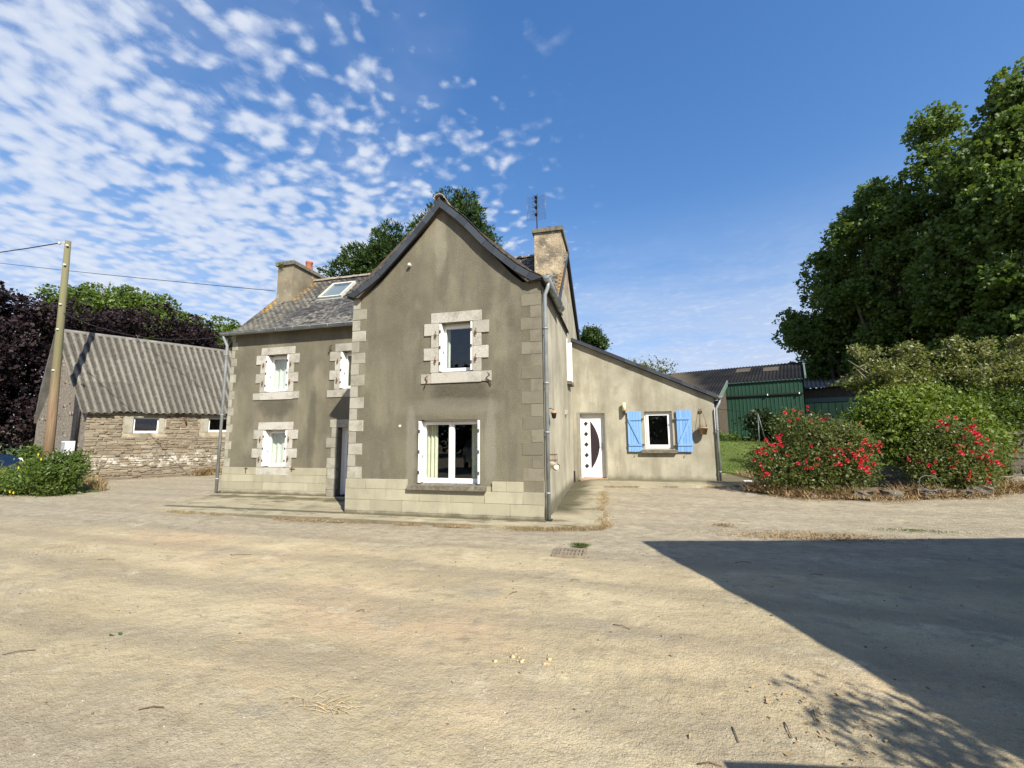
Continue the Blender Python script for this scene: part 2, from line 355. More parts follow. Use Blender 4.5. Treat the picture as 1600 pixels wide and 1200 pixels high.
def f_ground(g):
    x, y, z = g.sep()
    v = g.map(scale=(.7, 1.1, 1), rot=(0, 0, rad(-8)))
    n1 = g.noise(.55, 6, v, .6); n2 = g.noise(1.8, 6, v, .65); n3 = g.noise(7, 6, v, .7)
    c = g.mix(g.ramp(n1, [(.35, 0.), (.65, 1.)]), (.39, .315, .185), (.56, .465, .285))
    c = g.mix(g.ramp(g.noise(.42, 5, g.map(v, loc=(3, 9, 0))), [(.5, 0.), (.68, .75)]), c, (.53, .375, .225))
    c = g.mix(g.ramp(n2, [(.47, 0.), (.70, .55)]), c, (.31, .26, .155))
    # asphalt showing through the sand: towards the house, the lane at the left and the near edge
    far = g.band(g.math('ADD', y, g.math('MULTIPLY', g.math('SUBTRACT', g.noise(.8, 5, v), .5), 3.2)), 5.6, 7.0)
    near = g.math('SUBTRACT', 1., g.band(g.math('ADD', y, g.math('MULTIPLY', g.math('SUBTRACT', g.noise(1.1, 5), .5), 2.6)), 1.6, 2.9))
    lane = g.math('MULTIPLY', g.math('SUBTRACT', 1., g.band(g.math('ADD', x, g.math('MULTIPLY', n1, 2.)), -11.5, -8.)), .6)
    gm = g.math('MAXIMUM', g.math('MAXIMUM', g.math('MULTIPLY', far, .95), g.math('MULTIPLY', near, .6)), lane)
    patch = g.ramp(g.noise(1.3, 6, v, .7), [(.56, 0.), (.63, .75)])
    gm = g.math('MAXIMUM', gm, patch)
    gcol = g.mix(g.ramp(n3, [(.35, 0.), (.65, 1.)]), (.215, .192, .145), (.385, .345, .258))
    c = g.mix(g.math('MULTIPLY', gm, g.ramp(n3, [(.3, .95), (.75, .45)])), c, gcol)
    # compacted wheel tracks sweeping past the house
    wt = g.n('ShaderNodeTexWave', wave_type='BANDS', bands_direction='Y'); g.put(wt.inputs[0], g.map(rot=(0, 0, rad(9)), scale=(.25, 1, 1))); wt.inputs['Scale'].default_value = .28; wt.inputs['Distortion'].default_value = 3.5; wt.inputs['Detail'].default_value = 4; wt.inputs['Detail Scale'].default_value = 1.2
    c = g.mix(g.ramp(wt.outputs[1], [(.55, 0.), (.95, .45)]), c, (.25, .21, .145))
    c = g.mix(g.ramp(g.noise(3.8, 6, g.map(v, loc=(2, 2, 2)), .75), [(.56, 0.), (.66, .5)]), c, (.22, .18, .12))
    c = g.mix(g.ramp(g.noise(2.4, 6, g.map(v, loc=(7, 5, 2)), .7), [(.58, 0.), (.70, .55)]), c, (.66, .58, .40))
    c = g.mix(g.ramp(g.noise(1.15, 6, g.map(v, loc=(12, 3, 2)), .7), [(.52, 0.), (.66, .4)]), c, (.30, .25, .165))
    c = g.mix(g.ramp(g.noise(5.5, 6, g.map(v, loc=(1, 13, 2)), .75), [(.55, 0.), (.68, .5)]), c, (.235, .185, .12))
    # dry litter stains
    c = g.mix(g.ramp(g.noise(2.6, 6, g.map(loc=(9, 4, 0)), .75), [(.66, 0.), (.73, .5)]), c, (.21, .13, .075))
    # gravel grains
    gv = g.vor(75, out='Color'); gd = g.vor(75)
    grain = g.mix(g.sep(gv)[0], (.14, .12, .095), (.60, .53, .41))
    c = g.mix(g.math('MULTIPLY', g.ramp(n3, [(.42, .04), (.70, .5)]), g.math('MULTIPLY_ADD', gm, .5, .5)), c, grain)
    c = g.mix(g.ramp(g.noise(130, 3, rough=.7), [(.38, .45), (.52, 0.)]), c, (.17, .14, .095))
    # tread marks
    tr = g.n('ShaderNodeTexWave', wave_type='BANDS', bands_direction='X'); g.put(tr.inputs[0], g.map(rot=(0, 0, rad(-55)))); tr.inputs['Scale'].default_value = 5.; tr.inputs['Distortion'].default_value = 4.; tr.inputs['Detail'].default_value = 3
    trm = g.math('MULTIPLY', g.ramp(g.noise(.9, 4, g.map(scale=(.6, 1.6, 1), loc=(1, 7, 0))), [(.58, 0.), (.70, .7)]), tr.outputs[1])
    h = g.math('ADD', g.math('MULTIPLY', n3, 1.2), g.math('ADD', g.math('MULTIPLY', g.noise(28, 5, rough=.7), .6), g.math('MULTIPLY', trm, .35)))
    b = g.bump(h, .75, .035)
    b2 = g.bump(g.math('SUBTRACT', g.noise(110, 4, rough=.7), g.math('MULTIPLY', gd, .7)), .5, .008, b)
    return {'Base Color': c, 'Roughness': .95, 'Specular IOR Level': .15, 'Normal': b2}
mat('dusty_ground', f_ground)
def f_grass(g):
    c = g.mix(g.ramp(g.noise(.6, 5), [(.3, 0.), (.7, 1.)]), (.085, .135, .022), (.155, .205, .045))
    c = g.mix(g.ramp(g.noise(2.5, 5, g.map(scale=(.4, 1, 1))), [(.5, 0.), (.7, .6)]), c, (.22, .23, .07))
    c = g.mix(g.ramp(g.noise(40, 4), [(.4, 0.), (.7, .6)]), c, (.05, .085, .015))
    return {'Base Color': c, 'Roughness': .9, 'Normal': g.bump(g.noise(35, 5), 1, .05)}
mat('lawn_grass', f_grass)
plain('field_grass', (.06, .085, .025), .95, var=.3, scale=1)
def f_soil(g):
    c = g.mix(g.ramp(g.noise(6, 6, rough=.7), [(.35, 0.), (.65, 1.)]), (.075, .052, .032), (.23, .165, .10))
    return {'Base Color': c, 'Roughness': .95, 'Normal': g.bump(g.noise(18, 6, rough=.7), 1, .04)}
mat('dry_soil', f_soil)
def f_rock(g):
    c = g.mix(g.objr(), (.13, .11, .08), (.25, .215, .16))
    c = g.mix(g.ramp(g.noise(6, 6, rough=.7), [(.42, 0.), (.62, .8)]), c, (.10, .085, .06))
    c = g.mix(g.ramp(g.noise(14, 5), [(.62, 0.), (.70, .8)]), c, (.44, .42, .34))
    return {'Base Color': c, 'Roughness': .93, 'Normal': g.bump(g.noise(20, 6, rough=.7), .8, .03)}
mat('rock', f_rock)
plain('shaded_rock', (.085, .075, .055), .95, var=.5, bump=.8, scale=9)  # pillar stone, the dark of its shadow side put into the colour
plain('pebble', (.37, .32, .235), .9, var=.5, scale=30)
plain('straw', (.46, .36, .20), .85, var=.25, scale=20)
plain('dead_grass', (.34, .235, .12), .9, var=.35, scale=6)
plain('twig', (.13, .09, .06), .9, var=.3)
plain('grate_iron', (.27, .225, .16), .8, .3, var=.3)

def leafmat(name, c1, c2, c3=None, gloss=.35, trans=.35, rough=.45):
    m = bpy.data.materials.new(name); m.use_nodes = True; m.node_tree.nodes.clear(); g = NT(m.node_tree)
    r = g.island()
    col = g.ramp(r, [(0., c1), (.75, c2), (1., c3 or c2)])
    col = g.mix(g.ramp(g.noise(.5, 3), [(.35, 0.), (.65, .5)]), col, tuple(x * .6 for x in c1))
    p = g.n('ShaderNodeBsdfPrincipled'); g.put(p.inputs['Base Color'], col); p.inputs['Roughness'].default_value = rough; p.inputs['Specular IOR Level'].default_value = gloss
    t = g.n('ShaderNodeBsdfTranslucent'); g.put(t.inputs[0], g.mix(.5, col, (c2[0] * 1.5, c2[1] * 1.5, c2[2] * .6)))
    mx = g.n('ShaderNodeMixShader'); mx.inputs[0].default_value = trans; g.l.new(p.outputs[0], mx.inputs[1]); g.l.new(t.outputs[0], mx.inputs[2])
    o = g.n('ShaderNodeOutputMaterial'); g.l.new(mx.outputs[0], o.inputs[0]); MAT[name] = m
leafmat('leaf_poplar', (.058, .105, .017), (.135, .20, .034), (.22, .28, .07), .35, .32, .55)
leafmat('leaf_beech', (.013, .008, .009), (.030, .017, .020), (.065, .035, .035), .25, .2, .6)
leafmat('leaf_bright', (.075, .13, .018), (.14, .20, .035), (.20, .26, .06), .4, .35)
leafmat('leaf_cypress', (.026, .056, .012), (.055, .10, .02), (.09, .14, .03), .3, .15, .6)
leafmat('leaf_rose', (.085, .115, .028), (.165, .20, .055), (.28, .29, .11), .4, .4)
leafmat('leaf_laurel', (.085, .135, .018), (.17, .235, .032), (.25, .30, .07), .35, .35, .55)
leafmat('leaf_cherry', (.12, .145, .032), (.22, .235, .065), (.30, .28, .10), .5, .35)
leafmat('leaf_weed', (.07, .12, .02), (.125, .185, .035), (.20, .25, .06), .3, .3)
leafmat('leaf_yellowish', (.12, .15, .03), (.20, .22, .055), (.30, .28, .10), .3, .35)
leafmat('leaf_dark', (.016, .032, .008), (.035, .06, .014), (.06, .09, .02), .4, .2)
leafmat('petal_red', (.42, .012, .02), (.60, .03, .045), (.72, .16, .17), .3, .3)
leafmat('petal_yellow', (.80, .55, .03), (.85, .65, .05), None, .3, .3)
leafmat('petal_white', (.75, .75, .68), (.8, .8, .75), None, .3, .3)
leafmat('blade_dry', (.30, .22, .11), (.44, .33, .18), (.52, .42, .25), .2, .25)
leafmat('blade_green', (.075, .12, .025), (.14, .19, .045), (.24, .24, .09), .2, .3)
plain('bark', (.15, .125, .095), .95, var=.35, bump=.6)
plain('bark_pale', (.30, .26, .20), .9, var=.3)

def f_glass():
    m = bpy.data.materials.new('glass'); m.use_nodes = True; m.node_tree.nodes.clear(); g = NT(m.node_tree)
    fr = g.n('ShaderNodeFresnel'); fr.inputs[0].default_value = 1.5
    t = g.n('ShaderNodeBsdfTransparent'); t.inputs[0].default_value = (.88, .90, .88, 1)
    gl = g.n('ShaderNodeBsdfGlossy'); gl.inputs['Roughness'].default_value = .01; gl.inputs['Color'].default_value = (.9, .93, .95, 1)
    mx = g.n('ShaderNodeMixShader'); bk = g.math('SUBTRACT', 1., g.n('ShaderNodeNewGeometry').outputs['Backfacing']); g.put(mx.inputs[0], g.math('MULTIPLY', g.math('MULTIPLY', fr.outputs[0], 1.8), bk, clamp=True)); g.l.new(t.outputs[0], mx.inputs[1]); g.l.new(gl.outputs[0], mx.inputs[2])
    o = g.n('ShaderNodeOutputMaterial'); g.l.new(mx.outputs[0], o.inputs[0]); MAT['glass'] = m
f_glass()

# ---------------------------------------------------------------- object helpers
ORG = {}
def prop(o, label=None, cat=None, group=None, kind=None):
    if label: o['label'] = label
    if cat: o['category'] = cat
    if group: o['group'] = group
    if kind: o['kind'] = kind
    return o
def thing(name, label, cat, loc=(0, 0, 0), group=None):
    o = bpy.data.objects.new(name, None); COL.objects.link(o); o.location = loc; o.empty_display_size = .2
    ORG[o.name] = Vector(loc); return prop(o, label, cat, group)
def link(name, me, parent=None, loc=None):
    o = bpy.data.objects.new(name, me); COL.objects.link(o)
    if parent is not None: o.parent = parent
    if loc is not None: o.location = loc
    elif parent is not None: ORG[o.name] = origin(parent)
    return o
def origin(parent):
    return ORG.get(parent.name, Vector((0, 0, 0))) if parent is not None else Vector((0, 0, 0))
class MB:
    def __init__(s): s.v = []; s.f = []; s.sm = []
    def add(s, vs, fs, smooth=False):
        b = len(s.v); s.v += [tuple(v) for v in vs]; s.f += [tuple(b + i for i in f) for f in fs]; s.sm += [smooth] * len(fs); return s
    def box(s, x0, y0, z0, x1, y1, z1, jit=0.):
        vs = [(x, y, z) for x in (x0, x1) for y in (y0, y1) for z in (z0, z1)]
        if jit: vs = [tuple(c + random.uniform(-jit, jit) for c in v) for v in vs]
        return s.add(vs, [(0, 1, 3, 2), (4, 6, 7, 5), (0, 4, 5, 1), (2, 3, 7, 6), (0, 2, 6, 4), (1, 5, 7, 3)])
    def hexa(s, a, b):        # two quads (4 points each), a facing one way, b the other
        return s.add(list(a) + list(b), [(0, 1, 2, 3), (7, 6, 5, 4), (0, 4, 5, 1), (1, 5, 6, 2), (2, 6, 7, 3), (3, 7, 4, 0)])
    def tube(s, pts, rs, n=10, cap=True, smooth=True):
        pts = [Vector(p) for p in pts]
        if not hasattr(rs, '__len__'): rs = [rs] * len(pts)
        rings = []; up0 = None
        for i, p in enumerate(pts):
            t = (pts[min(i + 1, len(pts) - 1)] - pts[max(i - 1, 0)]).normalized()
            if up0 is None: up0 = Vector((0, 0, 1)) if abs(t.z) < .9 else Vector((1, 0, 0))
            u = t.cross(up0).normalized(); w = u.cross(t).normalized(); up0 = w
            rings.append([p + (u * math.cos(2 * math.pi * k / n) + w * math.sin(2 * math.pi * k / n)) * rs[i] for k in range(n)])
        vs = [v for r in rings for v in r]; fs = []
        for i in range(len(pts) - 1):
            for k in range(n): fs.append((i * n + k, i * n + (k + 1) % n, (i + 1) * n + (k + 1) % n, (i + 1) * n + k))
        s.add(vs, fs, smooth)
        if cap: b = len(s.v) - len(vs); s.f += [tuple(b + k for k in range(n))[::-1], tuple(b + (len(pts) - 1) * n + k for k in range(n))]; s.sm += [False, False]
        return s
    def lathe(s, prof, c, n=16):
        vs = [(c[0] + r * math.cos(2 * math.pi * k / n), c[1] + r * math.sin(2 * math.pi * k / n), c[2] + z) for r, z in prof for k in range(n)]
        fs = [(i * n + k, i * n + (k + 1) % n, (i + 1) * n + (k + 1) % n, (i + 1) * n + k) for i in range(len(prof) - 1) for k in range(n)]
        return s.add(vs, fs, True)
    def build(s, name, m, parent=None, **kw):
        o0 = origin(parent)
        me = bpy.data.meshes.new(name); me.from_pydata([tuple(Vector(v) - o0) for v in s.v], [], s.f)
        me.polygons.foreach_set('use_smooth', s.sm); me.materials.append(MAT[m]); me.update()
        bm = bmesh.new(); bm.from_mesh(me); bmesh.ops.recalc_face_normals(bm, faces=bm.faces); bm.to_mesh(me); bm.free()
        return prop(link(name, me, parent), **kw)
def npmesh(name, V, Fq, m, parent=None, smooth=False, **kw):
    V = np.asarray(V, dtype=np.float64) - np.array(origin(parent)); Fq = np.asarray(Fq); k = Fq.shape[1]
    me = bpy.data.meshes.new(name); me.vertices.add(len(V)); me.vertices.foreach_set('co', V.astype(np.float32).ravel())
    me.loops.add(Fq.size); me.loops.foreach_set('vertex_index', Fq.astype(np.int32).ravel())
    me.polygons.add(len(Fq)); me.polygons.foreach_set('loop_start', np.arange(0, Fq.size, k, dtype=np.int32)); me.polygons.foreach_set('loop_total', np.full(len(Fq), k, dtype=np.int32))
    if smooth: me.polygons.foreach_set('use_smooth', np.ones(len(Fq), dtype=bool))
    me.materials.append(MAT[m]); me.update(calc_edges=True)
    return prop(link(name, me, parent), **kw)
# shared irregular unit blocks (stones, bricks), bevelled a little
def unit_block(j, bev):
    bm = bmesh.new(); bmesh.ops.create_cube(bm, size=1)
    for v in bm.verts: v.co += Vector([random.uniform(-j, j) for _ in range(3)])
    bmesh.ops.bevel(bm, geom=list(bm.edges), offset=bev, segments=1, affect='EDGES')
    me = bpy.data.meshes.new('block'); bm.to_mesh(me); bm.free(); return me
BLK = {}
def block(name, c, dims, m, parent, rot=None, kind='cut', mesh_i=None):
    key = (kind, m)
    if key not in BLK:
        BLK[key] = []
        for _ in range(6 if kind != 'cut' else 4):
            me = unit_block(*{'cut': (.006, .018), 'rough': (.07, .09), 'rock': (.13, .16), 'slate': (.0, .0)}[kind]) if kind != 'slate' else None
            if me is None:
                b = bmesh.new(); bmesh.ops.create_cube(b, size=1); me = bpy.data.meshes.new('slate'); b.to_mesh(me); b.free()
            me.materials.append(MAT[m]); BLK[key].append(me)
    o = link(name, random.choice(BLK[key]), parent)
    M = Matrix.Translation(Vector(c) - origin(parent))
    if rot is not None: M = M @ rot.to_4x4()
    o.matrix_local = M @ Matrix.Diagonal((*dims, 1))
    return o
def wall_mesh(mb, P, ux, outer, holes=(), depth=.3, n=(0, 1, 0)):
    """wall polygon in the (ux, Z) plane through P, holes as polygons; reveals go `depth` along n"""
    P = Vector(P); ux = Vector(ux); n = Vector(n)
    to = lambda a, off=0: P + ux * a[0] + Vector((0, 0, a[1])) + n * off
    loops = [list(outer)] + [list(h) for h in holes]
    tri = tessellate_polygon([[Vector((a[0], a[1], 0)) for a in L] for L in loops])
    flat = [a for L in loops for a in L]
    mb.add([to(a) for a in flat], tri)
    for L in loops[1:]:
        m_ = len(L)
        mb.add([to(a) for a in L] + [to(a, depth) for a in L], [(i, (i + 1) % m_, m_ + (i + 1) % m_, m_ + i) for i in range(m_)])
def rect(x0, z0, x1, z1): return [(x0, z0), (x1, z0), (x1, z1), (x0, z1)]
def sstep(x, a, b):
    t = np.clip((x - a) / (b - a), 0, 1); return t * t * (3 - 2 * t)
def hz(x, y):
    x = np.asarray(x, float); y = np.asarray(y, float)
    a = .20 * sstep(y, 8.6, 13.8) * sstep(x, -2.2, -.6)
    b = 1.25 * sstep(y, 15.2, 25.5) * sstep(x, 1.5, 4.)
    c = 1.2 * sstep(x, -60, -30) * 0
    return a + b + c
def tz(x, y): return float(hz(x, y))

# ---------------------------------------------------------------- terrain
def axis(lo, hi, c0, c1, fine, grow=1.09):
    a = list(np.arange(c0, c1, fine)); s = fine
    while a[-1] < hi: s *= grow; a.append(a[-1] + s)
    s = fine
    while a[0] > lo: s *= grow; a.insert(0, a[0] - s)
    return np.array(a)
def vnoise(x, y, f, seed):
    """smooth value noise"""
    r = np.random.default_rng(seed); T = r.random((128, 128)); X = x * f; Y = y * f
    xi = np.floor(X).astype(int); yi = np.floor(Y).astype(int); u = X - xi; v = Y - yi; u = u * u * (3 - 2 * u); v = v * v * (3 - 2 * v)
    q = lambda i, j: T[i % 128, j % 128]
    return (q(xi, yi) * (1 - u) + q(xi + 1, yi) * u) * (1 - v) + (q(xi, yi + 1) * (1 - u) + q(xi + 1, yi + 1) * u) * v - .5
def ruts(x, y):
    '''shallow wheel ruts pressed into the dirt'''
    z = np.zeros_like(x)
    for y0, sl, b in ((5.35, -.05, .012), (3.75, -.06, .010), (2.15, .22, -.004), (3.3, .30, -.01), (6.6, .02, .0)):
        yc = y0 + sl * x + b * x * x; d = (y - yc) / .13
        z += (-.016 * np.exp(-d ** 2) + .007 * np.exp(-(np.abs(d) - 1.7) ** 2 * 2)) * (.55 + vnoise(x, y, .5, 9)) * (1 + .5 * np.sin(x * 38 + y * 9) * (vnoise(x, y, .4, 12) > 0))
    return z
xs = axis(-420, 420, -9, 7, .035, 1.06); ys = axis(-120, 700, .6, 8.3, .035, 1.06)
GX, GY = np.meshgrid(xs, ys, indexing='ij')
near = np.clip(1.2 - np.hypot(GX, GY) / 14, 0, 1)
dip = -.03
GZ = hz(GX, GY) + dip + near * (vnoise(GX, GY, .8, 1) * .05 + vnoise(GX * .6, GY, 2.6, 2) * .02 + vnoise(GX, GY, 7, 3) * .009 + vnoise(GX, GY, 17, 4) * .006 + ruts(GX, GY))
nxg, nyg = GX.shape; I = np.arange(nxg * nyg).reshape(nxg, nyg)
Fg = np.stack([I[:-1, :-1], I[1:, :-1], I[1:, 1:], I[:-1, 1:]], -1).reshape(-1, 4)
npmesh('ground', np.stack([GX, GY, GZ], -1).reshape(-1, 3), Fg, 'dusty_ground', None, True, kind='structure')
def sheet(name, poly, m, off, res=.25, kind='structure', edge=.12, jag=0., nz=0., label=None):
    """a draped polygon sheet with a skirt"""
    pts = []
    for i, (a, b) in enumerate(zip(poly, poly[1:] + poly[:1])):
        L = math.dist(a, b); k = max(1, int(L / res))
        for j in range(k):
            t = j / k; pts.append((a[0] + (b[0] - a[0]) * t + random.uniform(-jag, jag), a[1] + (b[1] - a[1]) * t + random.uniform(-jag, jag)))
    bm = bmesh.new(); bv = [bm.verts.new((x, y, 0)) for x, y in pts]
    bm.faces.new(bv)
    x0, x1 = min(p[0] for p in pts), max(p[0] for p in pts); y0, y1 = min(p[1] for p in pts), max(p[1] for p in pts)
    for x in np.arange(x0 + res, x1, res): bmesh.ops.bisect_plane(bm, geom=bm.verts[:] + bm.edges[:] + bm.faces[:], plane_co=(x, 0, 0), plane_no=(1, 0, 0))
    for y in np.arange(y0 + res, y1, res): bmesh.ops.bisect_plane(bm, geom=bm.verts[:] + bm.edges[:] + bm.faces[:], plane_co=(0, y, 0), plane_no=(0, 1, 0))
    be = [e for e in bm.edges if e.is_boundary]
    r = bmesh.ops.extrude_edge_only(bm, edges=be); low = {v for v in r['geom'] if isinstance(v, bmesh.types.BMVert)}
    for v in bm.verts:
        v.co.z = tz(v.co.x, v.co.y) + off - (edge if v in low else 0) + (random.uniform(-nz, nz))
    bmesh.ops.recalc_face_normals(bm, faces=bm.faces)
    me = bpy.data.meshes.new(name); bm.to_mesh(me); bm.free(); me.materials.append(MAT[m])
    return prop(link(name, me), kind=kind, label=label)
sheet('concrete_apron', [(-11.9, 10.58), (-11.6, 9.7), (-10.95, 7.95), (-9.6, 7.8), (-6.41, 7.62), (-3.82, 7.66), (-1.36, 7.80), (-.34, 8.12), (-.38, 10.5), (-.42, 12.75), (1.6, 12.95), (3.2, 13.3), (4.3, 14.0), (4.1, 16.3), (3.05, 16.3), (3.05, 14.55), (-1.4, 14.55), (-1.4, 8.45), (-5.8, 8.45), (-5.8, 10.6)], 'old_concrete', .022, jag=.012)
sheet('lawn', [(4.3, 16.3), (5.5, 14.6), (7.5, 14.4), (12, 15.2), (16, 17), (34, 30), (18, 40), (1, 34), (3.1, 22), (3.3, 17.2)], 'lawn_grass', .03, res=.6, jag=.06, edge=.2)
sheet('flower_bed', [(3.3, 12.75), (4.2, 11.95), (5.6, 11.85), (8.0, 12.6), (10.6, 13.9), (13.5, 15.3), (15, 19), (9, 18), (6, 15.2), (4.6, 15.9), (4.25, 14.2)], 'dry_soil', .05, res=.22, jag=.06, nz=.03)
sheet('meadow', [(-120, 8.6), (-20.6, 9.6), (-18.5, 9.25), (-17.1, 9.5), (-16.6, 10.2), (-20.6, 12.1), (-26, 13.2), (-40, 60), (-200, 90)], 'field_grass', .03, res=3, jag=.1, edge=.2)
sheet('field', [(-130, 75), (-20, 40), (-12, 24), (3, 34), (20, 42), (40, 34), (130, 60), (250, 400), (-250, 400)], 'field_grass', .03, res=12, jag=.3, edge=.3)

# ---------------------------------------------------------------- farmhouse
XL, XR, D, D2 = -5.90, -1.44, 8.32, 10.55
WX = -11.87
house = thing('farmhouse', 'old two-storey farmhouse in brown render with granite corner stones, slate roof and projecting front gable', 'house', (-6, 10, 0))
EAVE = 4.95
apx = -3.69
rake_w = [(-5.90, 4.90), (-5.66, 4.93), (-5.17, 5.30), (-4.70, 5.76), (-4.17, 6.30), (apx, 6.86), (-3.06, 6.32), (-2.50, 5.63), (-2.05, 5.12), (-1.82, 4.92), (XR, 4.90)]
W1 = (-3.715, 3.06, -2.93, 4.165); W2 = (-4.17, .68, -2.765, 2.04)
mb = MB()
wall_mesh(mb, (0, D, 0), (1, 0, 0), [(XL, -.3), (XR, -.3)] + rake_w[::-1], [rect(*W1), rect(*W2)], .26)
mb.add([(XL, D, -.3), (XL, D2, -.3), (XL, D2, 4.9), (XL, D, 4.9)], [(0, 1, 2, 3)])
WW1 = (-10.50, 3.07, -9.66, 4.235); WL1 = (-10.44, .80, -9.58, 1.92); WW2 = (-7.84, 3.08, -7.0, 4.21); WD = (-7.84, .03, -6.92, 1.965)
wall_mesh(mb, (0, D2, 0), (1, 0, 0), [(WX, -.3), (XL, -.3), (XL, 5.0), (WX, 5.0)], [rect(*WW1), rect(*WL1), rect(*WW2), rect(*WD)], .28)
mb.build('front_wall', 'brown_render', house)
RG = [(10.42, 5.02), (10.62, 5.12), (10.95, 5.38), (13.2, 7.62), (17.7, 5.30)]      # roof section in Y,Z
mb = MB(); SW = (12.92, 3.36, 13.62, 4.72)
wall_mesh(mb, (XR, 0, 0), (0, 1, 0), [(D, -.3), (17.6, -.3), (17.6, 5.2), (13.2, 7.55), (10.95, 5.3), (10.55, 4.95), (D, 4.9)], [rect(*SW)], .25, n=(-1, 0, 0))
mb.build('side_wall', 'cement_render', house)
mb = MB()
wall_mesh(mb, (WX, 0, 0), (0, 1, 0), [(D2, -.3), (17.6, -.3), (17.6, 5.2), (13.2, 7.55), (10.95, 5.3), (D2, 5.0)])
mb.add([(WX, 17.6, -.3), (XR, 17.6, -.3), (XR, 17.6, 5.2), (WX, 17.6, 5.2)], [(0, 1, 2, 3)])
mb.build('rear_wall', 'brown_render', house)

# plinth of cement blocks with raked joints
def blockrow(y, xa, xb, zs, start, holes, m='plinth_cement', wid=.76):
    for i, (z0, z1) in enumerate(zip(zs, zs[1:])):
        x = xa; w = start[i % len(start)]
        while x < xb - .02:
            x1 = min(x + w, xb)
            if xb - x1 < .15: x1 = xb
            segs = [(x, x1)]
            for hx0, hz0, hx1, hz1 in holes:
                if z1 > hz0 + .01 and z0 < hz1 - .01:
                    ns = []
                    for a, b in segs:
                        if a < hx0: ns.append((a, min(b, hx0)))
                        if b > hx1: ns.append((max(a, hx1), b))
                    segs = [q for q in ns if q[1] - q[0] > .04]
            for a, b in segs:
                block('plinth_block', ((a + b) / 2, y + .045, (z0 + z1) / 2), (b - a - .005, .13, z1 - z0 - .005), m, house)
            x = x1; w = wid * random.uniform(.92, 1.08)
h2 = [(-4.32, .655, -2.62, 2.5)]
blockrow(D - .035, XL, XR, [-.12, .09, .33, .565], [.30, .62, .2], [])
blockrow(D - .035, XL, -4.40, [.565, .775], [.5], []); blockrow(D - .035, -2.50, -1.85, [.565, .765], [.3], [])
MBk = MB().box(-4.40, D - .015, .565, -2.50, D + .06, .66).build('apron_render', 'plinth_cement', house)
blockrow(D2 - .035, WX, -8.15, [-.1, .14, .37, .59, .80], [.5, .85, .4, .7], [(-10.62, .60, -9.4, 2)])
for z0, z1 in ((-.1, .2), (.2, .5), (.5, .8)):
    w = .34 if z0 == .2 else .28
    block('door_stone', (WD[0] - w / 2 + .0, D2 + .02, (z0 + z1) / 2), (w, .10, z1 - z0 - .008), 'quoin_cement', house)

# corner stones
def quoins(xc, sgn, y, z0, h, n, wide, narrow, m, ylen=.45):
    for k in range(n):
        w = (wide if k % 2 == 0 else narrow) * random.uniform(.97, 1.03)
        a, b = (xc, xc + sgn * w); a, b = min(a, b), max(a, b)
        pr = random.uniform(.003, .009)
        if sgn > 0: a -= pr
        else: b += .004
        block('corner_stone', ((a + b) / 2, y + ylen / 2 - pr, z0 + h * (k + .5)), (b - a, ylen, h - .008), m, house)
quoins(XL, 1, D, .775, .2585, 16, .36, .19, 'quoin_cement')
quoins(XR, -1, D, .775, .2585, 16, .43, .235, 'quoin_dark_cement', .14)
quoins(WX, 1, D2, .80, .262, 16, .22, .12, 'quoin_cement', .3)

def surround(x0, z0, x1, z1, y, left=True, right=True, base=True):
    """granite lintel, jamb stones and sill stones round an opening"""
    t = .10; yy = y + t / 2 - .022
    def st(a, b, c, d): block('surround_stone', ((a + b) / 2, yy - random.uniform(0, .01), (c + d) / 2), (b - a - .008, t, d - c - .008), 'granite', house)
    st(x0 - .20, x1 + .20 if right else x1 + .06, z1, z1 + .235)
    n = 4; h = (z1 - z0) / n
    for k in range(n):
        w = .19 if k % 2 == 0 else .37
        zz = z0 + k * h
        if left: st(x0 - w * random.uniform(.95, 1.05), x0, zz, zz + h)
        if right: st(x1, x1 + w * random.uniform(.95, 1.05), zz, zz + h)
    if base:
        st(x0 - .18, x1 + .2 if right else x1, z0 - .235, z0)
        st(x0 - .42, x0 - .18, z0 - .235, z0 - .02)
        if right: st(x1 + .2, x1 + .42, z0 - .22, z0 - .0)
surround(W1[0], W1[1], W1[2], W1[3], D)
surround(*WW1, D2); surround(WL1[0], WL1[1], WL1[2], WL1[3], D2, base=False); surround(*WW2, D2)
MB().box(WL1[0] - .2, D2 - .02, .59, WL1[2] + .2, D2 + .08, .796).build('surround_stone', 'granite', house)
# door jamb and lintel
block('surround_stone', (-7.45, D2 + .025, 2.08), (1.3, .10, .225), 'quoin_cement', house)
for k, w in enumerate((.32, .20, .36, .20)):
    h = (1.965 - .80) / 4; zz = .8 + k * h
    block('surround_stone', (WD[0] - w / 2, D2 + .025, zz + h / 2), (w, .10, h - .008), 'quoin_cement', house)

def hook(x, y, z, parent=house):
    MB().tube([(x, y, z + .07), (x, y - .035, z + .02), (x - .012, y - .035, z - .05), (x + .015, y - .03, z - .09)], .009, 6).box(x - .018, y - .03, z - .05, x + .018, y + .01, z - .005).build('shutter_hook', 'rust', parent)
for x, z in ((-3.79, 3.92), (-3.79, 3.35), (-2.86, 3.93), (-2.86, 3.36)): hook(x, D - .025, z)
for x, z in ((-10.58, 3.93), (-10.58, 3.37), (-9.58, 3.93), (-9.58, 3.37), (-7.93, 3.93), (-7.93, 3.36), (-10.53, 1.65), (-10.53, 1.06), (-9.50, 1.65), (-9.50, 1.08)): hook(x, D2 - .025, z)
def squiggle(x, y, z, s=1):
    MB().tube([(x, y, z), (x - .06 * s, y - .02, z - .05), (x + .03 * s, y - .03, z - .12), (x - .05 * s, y - .02, z - .17), (x - .09 * s, y - .01, z - .27)], .011, 6).build('iron_bracket', 'rust', house)
